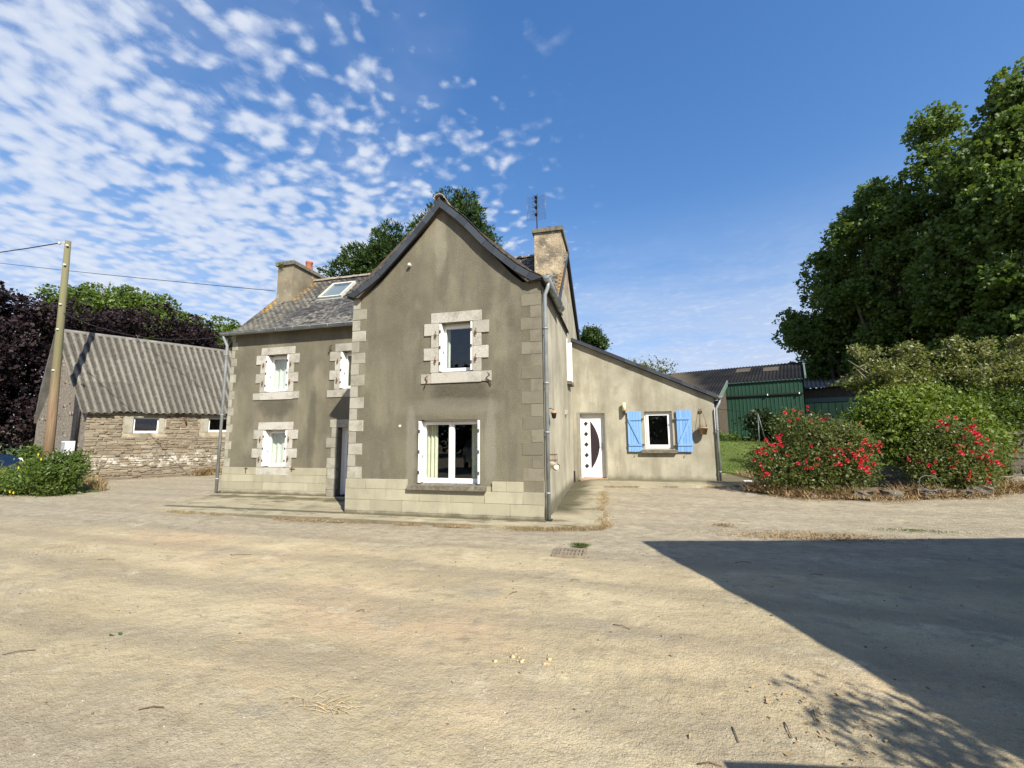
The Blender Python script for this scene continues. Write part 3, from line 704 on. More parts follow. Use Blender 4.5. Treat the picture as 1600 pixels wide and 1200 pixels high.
squiggle(-8.17, D2 - .02, 4.42, 1.1); squiggle(-3.98, D - .02, 3.0, .7); squiggle(-2.6, D - .02, 3.02, -.9)
MB().box(-10.98, D2 - .06, .62, -10.95, D2 - .03, .80).box(-11.0, D2 - .075, .76, -10.9, D2 - .055, .78).build('iron_bracket', 'rust', house)
MB().box(-9.33, D2 - .06, .68, -9.30, D2 - .03, .82).box(-9.36, D2 - .075, .76, -9.2, D2 - .055, .78).build('iron_bracket', 'rust', house)

def window(parent, x0, z0, x1, z1, y, leaves_=1, shut=True, rev=.16, left_sh=True, fr=.055, sashw=.06, mat_='white_pvc', curtain=None, tilt=0, shw=.2):
    """casement in an opening; folded shutters lie against the reveals"""
    w = MB()
    def ring(a, b, c, d, t, ya, yb):
        w.box(a, ya, b, c, yb, b + t); w.box(a, ya, d - t, c, yb, d); w.box(a, ya, b + t, a + t, yb, d - t); w.box(c - t, ya, b + t, c, yb, d - t)
    yf = y + rev
    ring(x0, z0, x1, z1, fr, yf, yf + .07)
    W_ = w.build('window', mat_, parent)
    xs_ = np.linspace(x0 + fr - .012, x1 - fr + .012, leaves_ + 1)
    for a, b in zip(xs_, xs_[1:]):
        s = MB(); za, zb = z0 + fr - .012, z1 - fr + .012; t = sashw; ya, yb = yf - .022, yf + .05
        s.box(a + .002, ya, za, b - .002, yb, za + t + .01); s.box(a + .002, ya, zb - t, b - .002, yb, zb); s.box(a + .002, ya, za + t + .01, a + t, yb, zb - t); s.box(b - t, ya, za + t + .01, b - .002, yb, zb - t)
        s.build('sash', mat_, W_)
        MB().box(a + t - .004, yf + .012, za + t, b - t + .004, yf + .018, zb - t + .004).build('pane', 'glass', W_)
    if leaves_ == 2: MB().box((x0 + x1) / 2 - .022, yf - .035, z0 + fr, (x0 + x1) / 2 + .022, yf - .02, z1 - fr).build('centre_bar', mat_, W_)
    if shut:
        for sd_, xa in ((1, x0), (-1, x1)):
            if sd_ < 0:
                a, b = xa - .05, xa - .012
            else: a, b = xa + .012, xa + .05
            S = MB().box(a, y - .035, z0 + .03, b, y - .035 + shw, z1 - .02)
            S.box(a + .008, y - .043, z0 + .05, b - .008, y - .034, z1 - .04)
            S.build('folded_shutter', 'white_shutter', W_)
            hh = MB()
            for q in (.18, .5, .82):
                zq = z0 + (z1 - z0) * q; xm = (a + b) / 2
                hh.box(xm - .014, y - .052, zq - .035, xm + .018, y - .036, zq + .035)
            hh.build('shutter_hinge', 'dark_hinge', W_)
            if sd_ > 0:
                MB().box(b, y + .10, z0 + (z1 - z0) * .40, b + .012, y + .125, z0 + (z1 - z0) * .45).build('latch', 'dark_hinge', W_)
    if curtain:
        for ca, cb, m in curtain:
            n = 60; V = []; F = []
            for i in range(n + 1):
                xx = ca + (cb - ca) * i / n; yy = yf + .16 + .025 * math.sin(i * .75) + .01 * math.sin(i * 2.1)
                V += [(xx, yy, z0 + .02), (xx, yy, z1 + .05)]
            F = [(2 * i, 2 * i + 2, 2 * i + 3, 2 * i + 1) for i in range(n)]
            MB().add(V, F, True).build('curtain', m, W_)
    return W_
w_up = window(house, *W1, D, 1, rev=.17, curtain=[(W1[0] - .3, W1[0] + .12, 'curtain_lace')]); w_up['label'] = 'upper window with white frame in granite surround'
w_big = window(house, W2[0], W2[1] + .0, W2[2], W2[3], D, 2, rev=.17, curtain=[(W2[0] - .35, W2[0] + .30, 'curtain'), (W2[2] - .3, W2[2] + .2, 'curtain')], shw=.19); w_big['label'] = 'large double window with pale curtain and dark stone sill'
w3 = window(house, *WW1, D2, 1, rev=.2, curtain=[(WW1[0] - .5, WW1[2], 'curtain_lace')], shw=.24)
w4 = window(house, *WL1, D2, 1, rev=.2, curtain=[(WL1[0] - .5, WL1[2], 'curtain_lace')], shw=.24)
w5 = window(house, *WW2, D2, 1, rev=.2, curtain=[(WW2[0] + .3, WW2[0] + .6, 'terracotta')], shw=.24)
# folded white panel inside the big window sill band
MB().box(W2[0] + .06, D + .13, W2[1], W2[2] - .06, D + .165, W2[1] + .07).build('weather_bar', 'white_pvc', house)
# sill of the big window
s = MB(); s.hexa([(-4.36, D - .14, .575), (-2.60, D - .14, .575), (-2.60, D - .14, .665), (-4.36, D - .14, .665)], [(-4.30, D + .15, .575), (-2.66, D + .15, .575), (-2.66, D + .15, .70), (-4.30, D + .15, .70)])
s.build('window_sill', 'stone_sill', house)
# side-wall window: sill, frame and an open shutter edge
SWn = MB().box(XR - .2, SW[0], SW[1], XR - .14, SW[2], SW[3]).build('window', 'white_pvc', house)
MB().box(XR - .135, SW[0] + .07, SW[1] + .07, XR - .13, SW[2] - .07, SW[3] - .07).build('pane', 'glass', SWn)
MB().box(XR - .12, SW[2] - .045, SW[1], XR + .10, SW[2] - .01, SW[3]).box(XR - .12, SW[0] + .012, SW[1], XR + .03, SW[0] + .04, SW[3]).build('folded_shutter', 'white_shutter', SWn)
MB().box(XR - .1, SW[0] - .1, SW[1] - .10, XR + .13, SW[2] + .1, SW[1]).build('window_sill', 'stone_sill', house)
MB().box(XR - .05, 12.1, 2.28, XR + .07, 12.32, 2.42).build('stone_corbel', 'granite', house)
# front door in the shade
dr = MB(); yf = D2 + .20
dr.box(WD[0], yf, WD[1], WD[0] + .07, yf + .07, WD[3]); dr.box(WD[2] - .07, yf, WD[1], WD[2], yf + .07, WD[3]); dr.box(WD[0] + .07, yf, WD[3] - .07, WD[2] - .07, yf + .07, WD[3])
DR = dr.build('front_door', 'white_pvc', house)
d = MB(); a, b = WD[0] + .075, WD[2] - .075
d.box(a, yf + .005, WD[1] + .02, a + .11, yf + .055, WD[3] - .075); d.box(b - .11, yf + .005, WD[1] + .02, b, yf + .055, WD[3] - .075)
for za, zb in ((WD[1] + .02, .2), (.55, .68), (WD[3] - .19, WD[3] - .075)): d.box(a + .11, yf + .005, za, b - .11, yf + .055, zb)
d.box(a + .11, yf + .02, .2, b - .11, yf + .04, .55); d.build('door_leaf', 'white_pvc', DR)
MB().box(a + .11, yf + .02, .68, b - .11, yf + .028, WD[3] - .19).build('pane', 'glass', DR)
MB().box(WD[0], D2 - .04, -.05, WD[2], D2 + .3, .03).build('door_step', 'stone_sill', house)
# wall vent stub
MB().tube([(-4.46, D + .03, 5.56), (-4.44, D - .09, 5.585)], .035, 10).build('vent_pipe', 'porcelain', house)
MB().tube([(-4.62, D + .02, 1.92), (-4.62, D - .015, 1.92)], .03, 10).build('wall_plug', 'porcelain', house)

# --- roofs
def slate_course(P0, P1, s_dir, n_dir, width, length, expo, cnt_store, xcut=None):
    pass
part_slates = []; stuff_slates = []
def slate_field(xa, xb, prof, keep, near_pt, mname='old_slate', w=.215, expo=.115, run_x=True):
    """prof: list of (y,z) from eave to ridge; courses of slates along X"""
    L = [0]
    for p, q in zip(prof, prof[1:]): L.append(L[-1] + math.dist(p, q))
    def at(s):
        for i in range(len(prof) - 1):
            if s <= L[i + 1] or i == len(prof) - 2:
                t = (s - L[i]) / (L[i + 1] - L[i]); p, q = prof[i], prof[i + 1]
                return (p[0] + (q[0] - p[0]) * t, p[1] + (q[1] - p[1]) * t), math.atan2(q[1] - p[1], q[0] - p[0])
    s = 0.; r = 0
    while s < L[-1] - .02:
        (y, z), an = at(min(s + .09, L[-1])); off = (r % 2) * w / 2
        n = int((xb - xa) / w) + 2
        for k in range(n):
            x = xa + (k + .5) * w - off
            a, b = max(xa, x - w / 2), min(xb, x + w / 2)
            if b - a < .03: continue
            cx = (a + b) / 2
            if not keep(cx, y, z): continue
            lift = random.uniform(.0, .006); tilt = an - .035 + random.uniform(-.012, .012)
            R = Matrix.Rotation(tilt, 3, 'X') @ Matrix.Rotation(random.uniform(-.012, .012), 3, 'Z')
            c = Vector((cx, y, z)) + Vector((0, -math.sin(an), math.cos(an))) * (.014 + lift)
            d_ = (b - a - .006, .2, .009)
            (stuff_slates if near_pt(cx, y, z) is None else part_slates).append((near_pt(cx, y, z), c, R, d_))
        s += expo * random.uniform(.97, 1.03); r += 1
xeL, xeR = -12.02, -1.34
front_prof = [(10.36, 4.98), (10.6, 5.10), (10.95, 5.36), (13.2, 7.65)]
def xval(z):        # x of the valley between the two roofs at height z
    return -5.96 + (z - 5.0) * .95
def keep_main(x, y, z):
    if y < 13.0 and x > -5.9 + max(0, (z - 4.95)) * 1.1 and x < -3.7 and z < 6.95: return False
    if -3.7 <= x < -1.5 - max(0, z - 4.95) * 1.1 and z < 6.95: return False
    if 12.1 < y and x < -11.16 and x > -11.8: return False
    if 12.15 < y and x > -2.26 and x < -1.5: return False
    if -9.95 < x < -8.98 and 6.42 < z < 7.3 and y < 12.9: return False
    return True
slate_field(xeL, xeR, front_prof, keep_main, lambda x, y, z: (1e3 if x > -7.4 else 0) + abs(x + 8.6) + abs(z - 5.6))
part_slates.sort(key=lambda q: q[0])
for _, c, R, d_ in part_slates[:296]: block('slate', c, d_, 'old_slate', house, R, 'slate')
CU = np.array([(x, y, z) for x in (-.5, .5) for y in (-.5, .5) for z in (-.5, .5)]); CF = np.array([(0, 1, 3, 2), (4, 6, 7, 5), (0, 4, 5, 1), (2, 3, 7, 6), (0, 2, 6, 4), (1, 5, 7, 3)])
def bake_boxes(name, lst, m, parent, **kw):
    V = []; F = []
    for i, (c, R, d_) in enumerate(lst):
        V.append((CU * np.array(d_)) @ np.array(R).T + np.array(c)); F.append(CF + 8 * i)
    return npmesh(name, np.concatenate(V), np.concatenate(F), m, parent, **kw)
bake_boxes('slate_courses', [(c, R, d_) for _, c, R, d_ in part_slates[296:]], 'old_slate', house, kind='stuff')
# roof decks
mb = MB(); th = .06
def deck(mb, prof, xa, xb):
    V = []; n = len(prof)
    for x in (xa, xb):
        V += [(x, y, z) for y, z in prof]; V += [(x, y, z - th) for y, z in prof]
    F = []
    for i in range(n - 1):
        F += [(i, i + 1, 2 * n + i + 1, 2 * n + i), (n + i, 3 * n + i, 3 * n + i + 1, n + i + 1), (i, n + i, n + i + 1, i + 1), (2 * n + i, 2 * n + i + 1, 3 * n + i + 1, 3 * n + i)]
    F += [(0, 2 * n, 3 * n, n), (n - 1, 2 * n - 1, 4 * n - 1, 3 * n - 1)]
    mb.add(V, F)
deck(mb, front_prof, xeL, -5.2); deck(mb, front_prof[2:], -5.2, -2.0); deck(mb, front_prof[1:], -2.0, xeR)
deck(mb, [(13.2, 7.65), (17.8, 5.22)], xeL, xeR)
mb.build('main_roof', 'dark_slate', house)
# front gable roof: two flared slopes running back into the main roof
rk = [(-6.0, 4.97), (-5.62, 5.16), (-5.22, 5.45), (-4.82, 5.84), (-4.23, 6.43), (apx, 7.03), (-3.11, 6.50), (-2.52, 5.83), (-1.97, 5.32), (-1.68, 5.11), (-1.36, 4.95)]
mb = MB(); n = len(rk); V = []
for y in (D - .13, 13.1): V += [(x, y, z) for x, z in rk] + [(x, y, z - .05) for x, z in rk]
F = []
for i in range(n - 1): F += [(i, i + 1, 2 * n + i + 1, 2 * n + i), (n + i, 3 * n + i, 3 * n + i + 1, n + i + 1), (i, n + i, n + i + 1, i + 1)]
mb.add(V, F); mb.build('gable_roof', 'dark_slate', house)
# slates of the gable roof's visible edges
lst = []
for (x0, z0), (x1, z1) in zip(rk, rk[1:]):
    an = math.atan2(z1 - z0, x1 - x0); L = math.dist((x0, z0), (x1, z1)); k = max(1, round(L / .12))
    for i in range(k):
        t = (i + .5) / k; x = x0 + (x1 - x0) * t; z = z0 + (z1 - z0) * t
        for j in range(14):
            y = D - .14 + j * .215 + .1
            c = Vector((x, y, z)) + Vector((-math.sin(an), 0, math.cos(an))) * (.02 + random.uniform(0, .006))
            sgn = 1 if x < apx else -1
            lst.append((c, Matrix.Rotation(-an + sgn * .05, 3, 'Y'), (.19, .207, .009)))
bake_boxes('slate_courses', lst, 'old_slate', house, kind='stuff')
# slate-clad verge boards on the rakes
def vergeslates(side):
    pts = [p for p in rk if (p[0] <= apx if side < 0 else p[0] >= apx)]
    if side > 0: pts = pts[::-1]
    # from eave to apex
    S = [0]
    for p, q in zip(pts, pts[1:]): S.append(S[-1] + math.dist(p, q))
    def P(s):
        s = min(max(s, 0), S[-1])
        for i in range(len(pts) - 1):
            if s <= S[i + 1] + 1e-9:
                t = (s - S[i]) / (S[i + 1] - S[i]); return Vector((pts[i][0] + (pts[i + 1][0] - pts[i][0]) * t, 0, pts[i][1] + (pts[i + 1][1] - pts[i][1]) * t))
    nseg = 10; L = S[-1] / nseg
    for i in range(nseg):
        a, b = P(i * L), P((i + 1) * L); t = (b - a).normalized(); nn = Vector((t.z, 0, -t.x)) * (1 if side < 0 else -1)
        if nn.z > 0: nn = -nn
        w = .135
        yo = D - .150 - .003 * (i % 2); a2 = a - Vector((0, 0, .012)); b2 = b - Vector((0, 0, .012))
        lo = a2 + nn * w; lo2 = b2 + nn * w
        if i == 0: lo = Vector((a2.x + (.20 if side < 0 else -.24), 0, a2.z - .055))
        if i == nseg - 1: lo2 = Vector((apx, 0, b2.z - .20))
        q = [a2, b2, lo2, lo]
        MB().hexa([(v.x, yo, v.z) for v in q], [(v.x, yo + .02, v.z) for v in q]).build('verge_slate', 'dark_slate', house)
vergeslates(-1); vergeslates(1)
MB().hexa([(x, D - .128, z - .02) for x, z in ((-5.95, 4.97), (apx, 7.0), (apx, 6.84), (-5.7, 4.90))], [(x, D - .005, z - .02) for x, z in ((-5.95, 4.97), (apx, 7.0), (apx, 6.84), (-5.7, 4.90))]).hexa([(x, D - .128, z - .02) for x, z in ((apx, 7.0), (-1.4, 4.95), (-1.7, 4.90), (apx, 6.84))], [(x, D - .005, z - .02) for x, z in ((apx, 7.0), (-1.4, 4.95), (-1.7, 4.90), (apx, 6.84))]).build('barge_board', 'timber_dark', house)
# ridge tiles
def ridge_tile(name, p, q, r=.11):
    p = Vector(p); q = Vector(q); t = (q - p).normalized(); u = t.cross(Vector((0, 0, 1))).normalized(); n = 9
    V = []; mb = MB()
    for c, rr in ((p, r * 1.06), (q, r)):
        for k in range(n): a = math.pi * k / (n - 1); V.append(c + u * math.cos(a) * rr + Vector((0, 0, 1)) * (math.sin(a) * rr * .9 - .03))
        for k in range(n): a = math.pi * k / (n - 1); V.append(c + u * math.cos(a) * (rr - .02) + Vector((0, 0, 1)) * (math.sin(a) * (rr - .02) * .9 - .03))
    F = []
    for k in range(n - 1): F += [(k, k + 1, 2 * n + k + 1, 2 * n + k), (n + k, 3 * n + k, 3 * n + k + 1, n + k + 1), (k, n + k, n + k + 1, k + 1), (2 * n + k, 2 * n + k + 1, 3 * n + k + 1, 3 * n + k)]
    return mb.add(V, F).build(name, 'ridge_clay', house)
def f_rc(g):
    c = g.mix(g.objr(), (.17, .15, .12), (.30, .25, .18))
    c = g.mix(g.ramp(g.noise(9, 5), [(.5, 0.), (.6, .8)]), c, (.36, .33, .26))
    c = g.mix(g.ramp(g.noise(6, 5, g.map(loc=(1, 1, 1))), [(.62, 0.), (.68, .9)]), c, (.34, .19, .05))
    return {'Base Color': c, 'Normal': g.bump(g.noise(30, 4), .5, .01)}
mat('ridge_clay', f_rc)
y = D - .19
while y < 13.0: ridge_tile('ridge_tile', (apx, y, 7.03), (apx, y + .36, 7.03), .13); y += .345
x = -11.1
while x < -2.3: ridge_tile('ridge_tile', (x, 13.2, 7.66 + random.uniform(-.01, .012)), (x + .35, 13.2, 7.66), .12); x += .335
# right verge and back verge
MB().hexa([(XR + .07, 10.4, 4.97), (XR + .07, 13.2, 7.66), (XR + .07, 13.2, 7.55), (XR + .07, 10.5, 4.93)], [(XR + .11, 10.4, 4.97), (XR + .11, 13.2, 7.66), (XR + .11, 13.2, 7.55), (XR + .11, 10.5, 4.93)]).hexa([(XR + .07, 13.2, 7.72), (XR + .07, 17.9, 5.24), (XR + .07, 17.9, 5.06), (XR + .07, 13.2, 7.54)], [(XR + .115, 13.2, 7.72), (XR + .115, 17.9, 5.24), (XR + .115, 17.9, 5.06), (XR + .115, 13.2, 7.54)]).build('verge_trim', 'dark_slate', house)

# --- chimneys
ch = MB().box(-2.27, 12.12, 6.2, XR + .005, 13.95, 7.93).build('chimney', 'chimney_render', house, label='right chimney in pale pitted render')
MB().box(-2.33, 12.06, 7.93, XR + .065, 14.01, 8.05, .006).build('chimney_cap', 'stone_sill', ch)
MB().lathe([(.0, .0), (.13, .0), (.14, .06), (.17, .10), (.18, .16), (.15, .17), (.0, .17)], (-1.83, 12.5, 8.05)).build('flue_cowl', 'dark_metal', ch)
MB().box(-1.85, 12.33, 8.08, -1.80, 12.36, 8.16).build('cowl_plate', 'porcelain', ch)
ch2 = MB().box(-11.80, 12.1, 6.2, -11.13, 14.2, 7.90).build('chimney', 'chimney_old_render', house, label='left chimney in stained render with clay pot')
MB().box(-11.87, 12.03, 7.90, -11.06, 14.27, 8.03, .012).build('chimney_cap', 'stone_sill', ch2)
MB().lathe([(.15, 0), (.14, .1), (.115, .38), (.135, .40), (.135, .46), (.10, .46), (.09, .3)], (-11.42, 13.2, 8.03)).build('chimney_pot', 'terracotta', ch2)
v = MB()
for _ in range(60):
    c = Vector((-11.6 + random.gauss(0, .06), 12.04 + random.uniform(-.05, .02), 7.88 + random.gauss(0, .04))); d_ = Vector((random.uniform(-1, 1), random.uniform(-1, .2), random.uniform(-.6, 1))).normalized() * .05; e = d_.cross(Vector((.3, .5, .8))).normalized() * .02
    v.add([c, c + d_ * .5 + e, c + d_, c + d_ * .5 - e], [(0, 1, 2, 3)])
v.build('moss_tuft', 'leaf_weed', ch2)
# --- skylight (roof plane from y,z profile)
def onroof(y): return 5.36 + (y - 10.95) * (7.65 - 5.36) / (13.2 - 10.95)
sk = MB(); an = math.atan2(2.29, 2.25); up = Vector((0, math.cos(an), math.sin(an))); nn = Vector((0, -math.sin(an), math.cos(an)))
def rbox(mb, x0, x1, s0, s1, h0, h1, base):
    B = Vector(base); q = lambda x, s_, h: Vector((x, B.y, B.z)) + up * s_ + nn * h
    mb.hexa([q(x0, s0, h0), q(x1, s0, h0), q(x1, s1, h0), q(x0, s1, h0)], [q(x0, s0, h1), q(x1, s0, h1), q(x1, s1, h1), q(x0, s1, h1)])
B = (0, 12.0, onroof(12.0)); X0, X1 = -9.92, -8.98; S = 1.12
rbox(sk, X0, X0 + .08, 0, S, 0, .11, B); rbox(sk, X1 - .08, X1, 0, S, 0, .11, B); rbox(sk, X0 + .08, X1 - .08, 0, .07, 0, .10, B); rbox(sk, X0 + .08, X1 - .08, S - .09, S, 0, .11, B)
SK = sk.build('skylight', 'skylight_frame', house)
p = MB(); rbox(p, X0 + .08, X1 - .08, .07, S - .09, .085, .092, B); p.build('pane', 'glass', SK)
p = MB(); rbox(p, X0 + .08, X1 - .08, .07, S - .09, .01, .014, B); p.build('blind', 'grey_box', SK)
p = MB(); rbox(p, X0 - .06, X1 + .06, -.10, 0, .0, .035, B); p.build('flashing', 'zinc', SK)

# --- gutters and downpipes
def gutter(name, p, q, parent, r=.085, m='zinc'):
    p = Vector(p); q = Vector(q); t = (q - p).normalized(); u = t.cross(Vector((0, 0, 1))).normalized(); n = 10; V = []
    for c in (p, q):
        for rr in (r, r - .008):
            for k in range(n): a = math.pi * k / (n - 1); V.append(c + u * math.cos(a) * rr - Vector((0, 0, 1)) * math.sin(a) * rr)
    F = []
    for k in range(n - 1): F += [(k, k + 1, 2 * n + k + 1, 2 * n + k), (n + k, 3 * n + k, 3 * n + k + 1, n + k + 1), (k, n + k, n + k + 1, k + 1), (2 * n + k, 2 * n + k + 1, 3 * n + k + 1, 3 * n + k)]
    F += [tuple(range(n)), tuple(range(2 * n, 3 * n))]
    g_ = MB().add(V, F, True)
    e = u * r; g_.tube([p + e, q + e], .011, 6)
    g_.tube([p - e, q - e], .011, 6)
    G = g_.build(name, m, parent)
    L = (q - p).length; k = max(2, int(L / .6))
    for i in range(k):
        c = p + t * (L * (i + .5) / k); b = MB(); pts = [c + u * math.cos(a) * (r + .006) - Vector((0, 0, 1)) * math.sin(a) * (r + .006) for a in np.linspace(0, math.pi, 8)]
        b.tube(pts, .007, 5); b.build('gutter_bracket', m, G)
    return G
gutter('gutter', (-12.05, 10.30, 4.985), (-5.98, 10.30, 4.985), house)
gutter('gutter', (XR + .15, 8.16, 4.96), (XR + .15, 10.55, 4.95), house)
def downpipe(name, pts, parent, r=.045, m='zinc', clamps=()):
    o = MB().tube(pts, r, 12).build(name, m, parent)
    for z in clamps:
        P = None
        for a, b in zip(pts, pts[1:]):
            if min(a[2], b[2]) <= z <= max(a[2], b[2]) and a[2] != b[2]:
                t = (z - a[2]) / (b[2] - a[2]); P = Vector(a).lerp(Vector(b), t)
        if P is not None: MB().tube([P - Vector((0, 0, .018)), P + Vector((0, 0, .018))], r + .012, 12).box(P.x - .008, P.y, P.z - .008, P.x + .008, P.y + .12, P.z + .008).build('pipe_clamp', m, o)
    return o
downpipe('downpipe', [(-11.98, 10.30, 4.95), (-11.98, 10.33, 4.82), (-11.95, 10.43, 4.6), (-11.95, 10.43, .02)], house, .043, clamps=(4.3, 2.4, .45))
downpipe('downpipe', [(XR + .15, 8.35, 4.90), (XR + .15, 8.36, 4.78), (XR + .08, 8.38, 4.62), (XR + .075, 8.38, .02)], house, .042, clamps=(3.9, 2.75, 1.75, .55))
MB().box(XR + .04, 8.30, -.03, XR + .14, 8.47, .04).build('drain_shoe', 'dark_metal', house)
gb = MB()
for i in range(3): gb.tube([(-11.9 + .0, 10.55, 4.45 - .0), (-11.7, 10.35, 4.5 - .05 * i)], .008, 5)
gb.build('cable_anchor', 'rust', house)
# clay pipe stub and wire frame on the right wall
MB().lathe([(.0, .0)], (0, 0, 0)) if False else None
cp = MB(); cp.tube([(XR + .22, 8.62, 1.04), (XR + .02, 9.0, 1.08)], [.075, .07], 14, cap=False); cp.tube([(XR + .217, 8.626, 1.04), (XR + .02, 9.0, 1.08)], [.055, .05], 14, cap=True)
prop(cp.build('drain_pipe_stub', 'porcelain'), 'short pale pipe stub sticking out of the side wall beside the downpipe', 'pipe')
wf = MB()
for zz in (1.16, 1.28): wf.tube([(XR + .02, 8.75, zz), (XR + .17, 8.75, zz), (XR + .17, 9.05, zz), (XR + .02, 9.05, zz)], .006, 5)
for yy in (8.75, 9.05): wf.tube([(XR + .17, yy, 1.1), (XR + .17, yy, 1.3)], .006, 5)
prop(wf.build('wire_rack', 'rust'), 'small wire rack fixed to the side wall just above the pipe stub', 'rack')
# lantern on the right wall
lt = thing('wall_lantern', 'small old lantern hanging on the side wall beside the downpipe', 'lamp', (XR + .12, 9.06, 2.1))
MB().tube([(XR, 9.06, 2.26), (XR + .06, 9.06, 2.28), (XR + .12, 9.06, 2.24), (XR + .12, 9.06, 2.2)], .009, 6).build('bracket', 'dark_metal', lt)
MB().lathe([(.01, .11), (.03, .10), (.075, .05), (.07, .045)], (XR + .12, 9.06, 2.12), 8).build('lantern_roof', 'terracotta_old', lt)
MB().lathe([(.062, .05), (.04, -.06), (.0, -.075)], (XR + .12, 9.06, 2.12), 6).build('lantern_glass', 'dark_metal', lt)
# conduit on wall foot near extension door
MB().box(XR, 14.1, .15, XR + .05, 14.2, .5).build('meter_stub', 'dark_metal', house)

# antenna
at_ = thing('tv_antenna', 'grid television aerial on a mast beside the right chimney', 'antenna', (-2.22, 12.3, 8.0))
MB().tube([(-2.2, 12.3, 7.9), (-2.22, 12.3, 9.30)], .017, 8).build('mast', 'dark_metal', at_)
ag = MB(); zc = np.linspace(8.46, 9.26, 19)
for z in zc:
    sh = (z - 8.8) * .06
    for sx in (-1, 1): ag.tube([(-2.22 + sh * 0, 12.32, z), (-2.22 + sx * .29, 12.26, z - .0)], .0045, 4, smooth=False)
for sx in (-1, 1): ag.tube([(-2.22 + sx * .29, 12.26, 8.44), (-2.22 + sx * .29, 12.26, 9.28)], .006, 5)
ag.build('reflector_grid', 'antenna_metal', at_)
for z in (8.62, 8.86, 9.06, 9.2):
    ad = MB(); ad.box(-2.26, 12.2, z - .03, -2.18, 12.28, z + .03)
    for s1 in (-1, 1): ad.tube([(-2.22, 12.2, z), (-2.22 + s1 * .10, 12.13, z + .05)], .006, 5); ad.tube([(-2.22, 12.2, z), (-2.22 + s1 * .10, 12.13, z - .05)], .006, 5)
    ad.build('dipole', 'dark_metal', at_)

# ---------------------------------------------------------------- lean-to extension
E_ = 14.5
ext = thing('lean_to_extension', 'single-storey lean-to in pale cement render with white door and blue shutters, right of the farmhouse', 'house', (.8, E_, .2))
ED = (-1.22, .23, -.385, 2.42); EW = (.905, 1.20, 1.765, 2.44)
mb = MB()
wall_mesh(mb, (0, E_, 0), (1, 0, 0), [(XR + .002, -.2), (3.05, -.2), (3.05, 2.84), (XR + .002, 4.96)], [rect(*ED), rect(*EW)], .26)
mb.add([(3.05, E_, -.2), (3.05, 20, -.2), (3.05, 20, 2.84), (3.05, E_, 2.84)], [(0, 1, 2, 3)]); mb.add([(XR, 20, -.2), (3.05, 20, -.2), (3.05, 20, 2.84), (XR, 20, 4.96)], [(0, 1, 2, 3)])
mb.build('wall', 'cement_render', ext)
mb = MB()
q = [(XR + .0, 5.06), (3.17, 2.90), (3.17, 2.82), (XR + .0, 4.965)]
mb.hexa([(x, E_ - .10, z) for x, z in q], [(x, 20.2, z) for x, z in q]); RF = mb.build('roof', 'dark_slate', ext)
n = 13
for i in range(n):
    t0, t1 = i / n, (i + 1) / n; xa, xb = XR + .02 + (3.16 - XR) * t0, XR + .02 + (3.16 - XR) * t1
    za = 5.075 + (2.915 - 5.075) * t0; zb = 5.075 + (2.915 - 5.075) * t1
    MB().hexa([(xa, E_ - .13 - .004 * (i % 2), za), (xb, E_ - .13 - .004 * (i % 2), zb), (xb, E_ - .13 - .004 * (i % 2), zb - .125), (xa, E_ - .13 - .004 * (i % 2), za - .125)], [(xa, E_ - .104, za), (xb, E_ - .104, zb), (xb, E_ - .104, zb - .125), (xa, E_ - .104, za - .125)]).build('verge_slate', 'dark_slate', RF)
# narrow render margin round door
MB().box(ED[0] - .10, E_ - .012, .15, ED[0], E_ + .05, ED[3]).box(ED[2], E_ - .012, .15, ED[2] + .05, E_ + .05, ED[3]).box(ED[0] - .10, E_ - .012, ED[3], ED[2] + .05, E_ + .05, ED[3] + .05).build('door_surround', 'quoin_cement', ext)
dr = MB(); yf = E_ + .14; a, b = ED[0], ED[2]
dr.box(a, yf, ED[1], a + .055, yf + .07, ED[3]); dr.box(b - .055, yf, ED[1], b, yf + .07, ED[3]); dr.box(a + .055, yf, ED[3] - .055, b - .055, yf + .07, ED[3])
DR = dr.build('door', 'white_pvc', ext)
leaf = MB().box(a + .06, yf + .01, ED[1] + .02, b - .06, yf + .055, ED[3] - .06).build('door_leaf', 'white_pvc', DR)
for zz in (2.07, 1.715, 1.36, 1.0, .635):
    cx = -1.03; r = .075
    MB().hexa([(cx - r, yf - .002, zz), (cx, yf - .002, zz - r * 1.1), (cx + r, yf - .002, zz), (cx, yf - .002, zz + r * 1.1)], [(cx - r, yf + .012, zz), (cx, yf + .012, zz - r * 1.1), (cx + r, yf + .012, zz), (cx, yf + .012, zz + r * 1.1)]).build('diamond_inset', 'diamond_dark', DR)
arc = []
for k in range(25):
    t = k / 24; zz = .55 + 1.60 * t; arc.append((-.875 + .29 * math.sin(math.pi * t) ** .85, zz))
V = [(x, yf - .003, z) for x, z in arc] + [(x, yf + .012, z) for x, z in arc]; m_ = len(arc)
MB().add(V, [tuple(range(m_)), tuple(range(2 * m_ - 1, m_ - 1, -1))] + [(i, i + m_, i + m_ + 1, i + 1) for i in range(m_ - 1)] + [(0, m_ - 1, 2 * m_ - 1, m_)]).build('glass_segment', 'diamond_dark', DR)
MB().box(b - .13, yf - .02, 1.18, b - .10, yf + .01, 1.42).tube([(b - .115, yf - .02, 1.33), (b - .115, yf - .06, 1.33), (b - .22, yf - .06, 1.33)], .01, 6).build('door_handle', 'door_handle', DR)
MB().box(a - .03, E_ - .10, .16, b + .03, E_ + .2, .235).build('threshold', 'threshold_tile', ext)
WE = window(ext, *EW, E_, 1, False, rev=.12, fr=.06, sashw=.085)
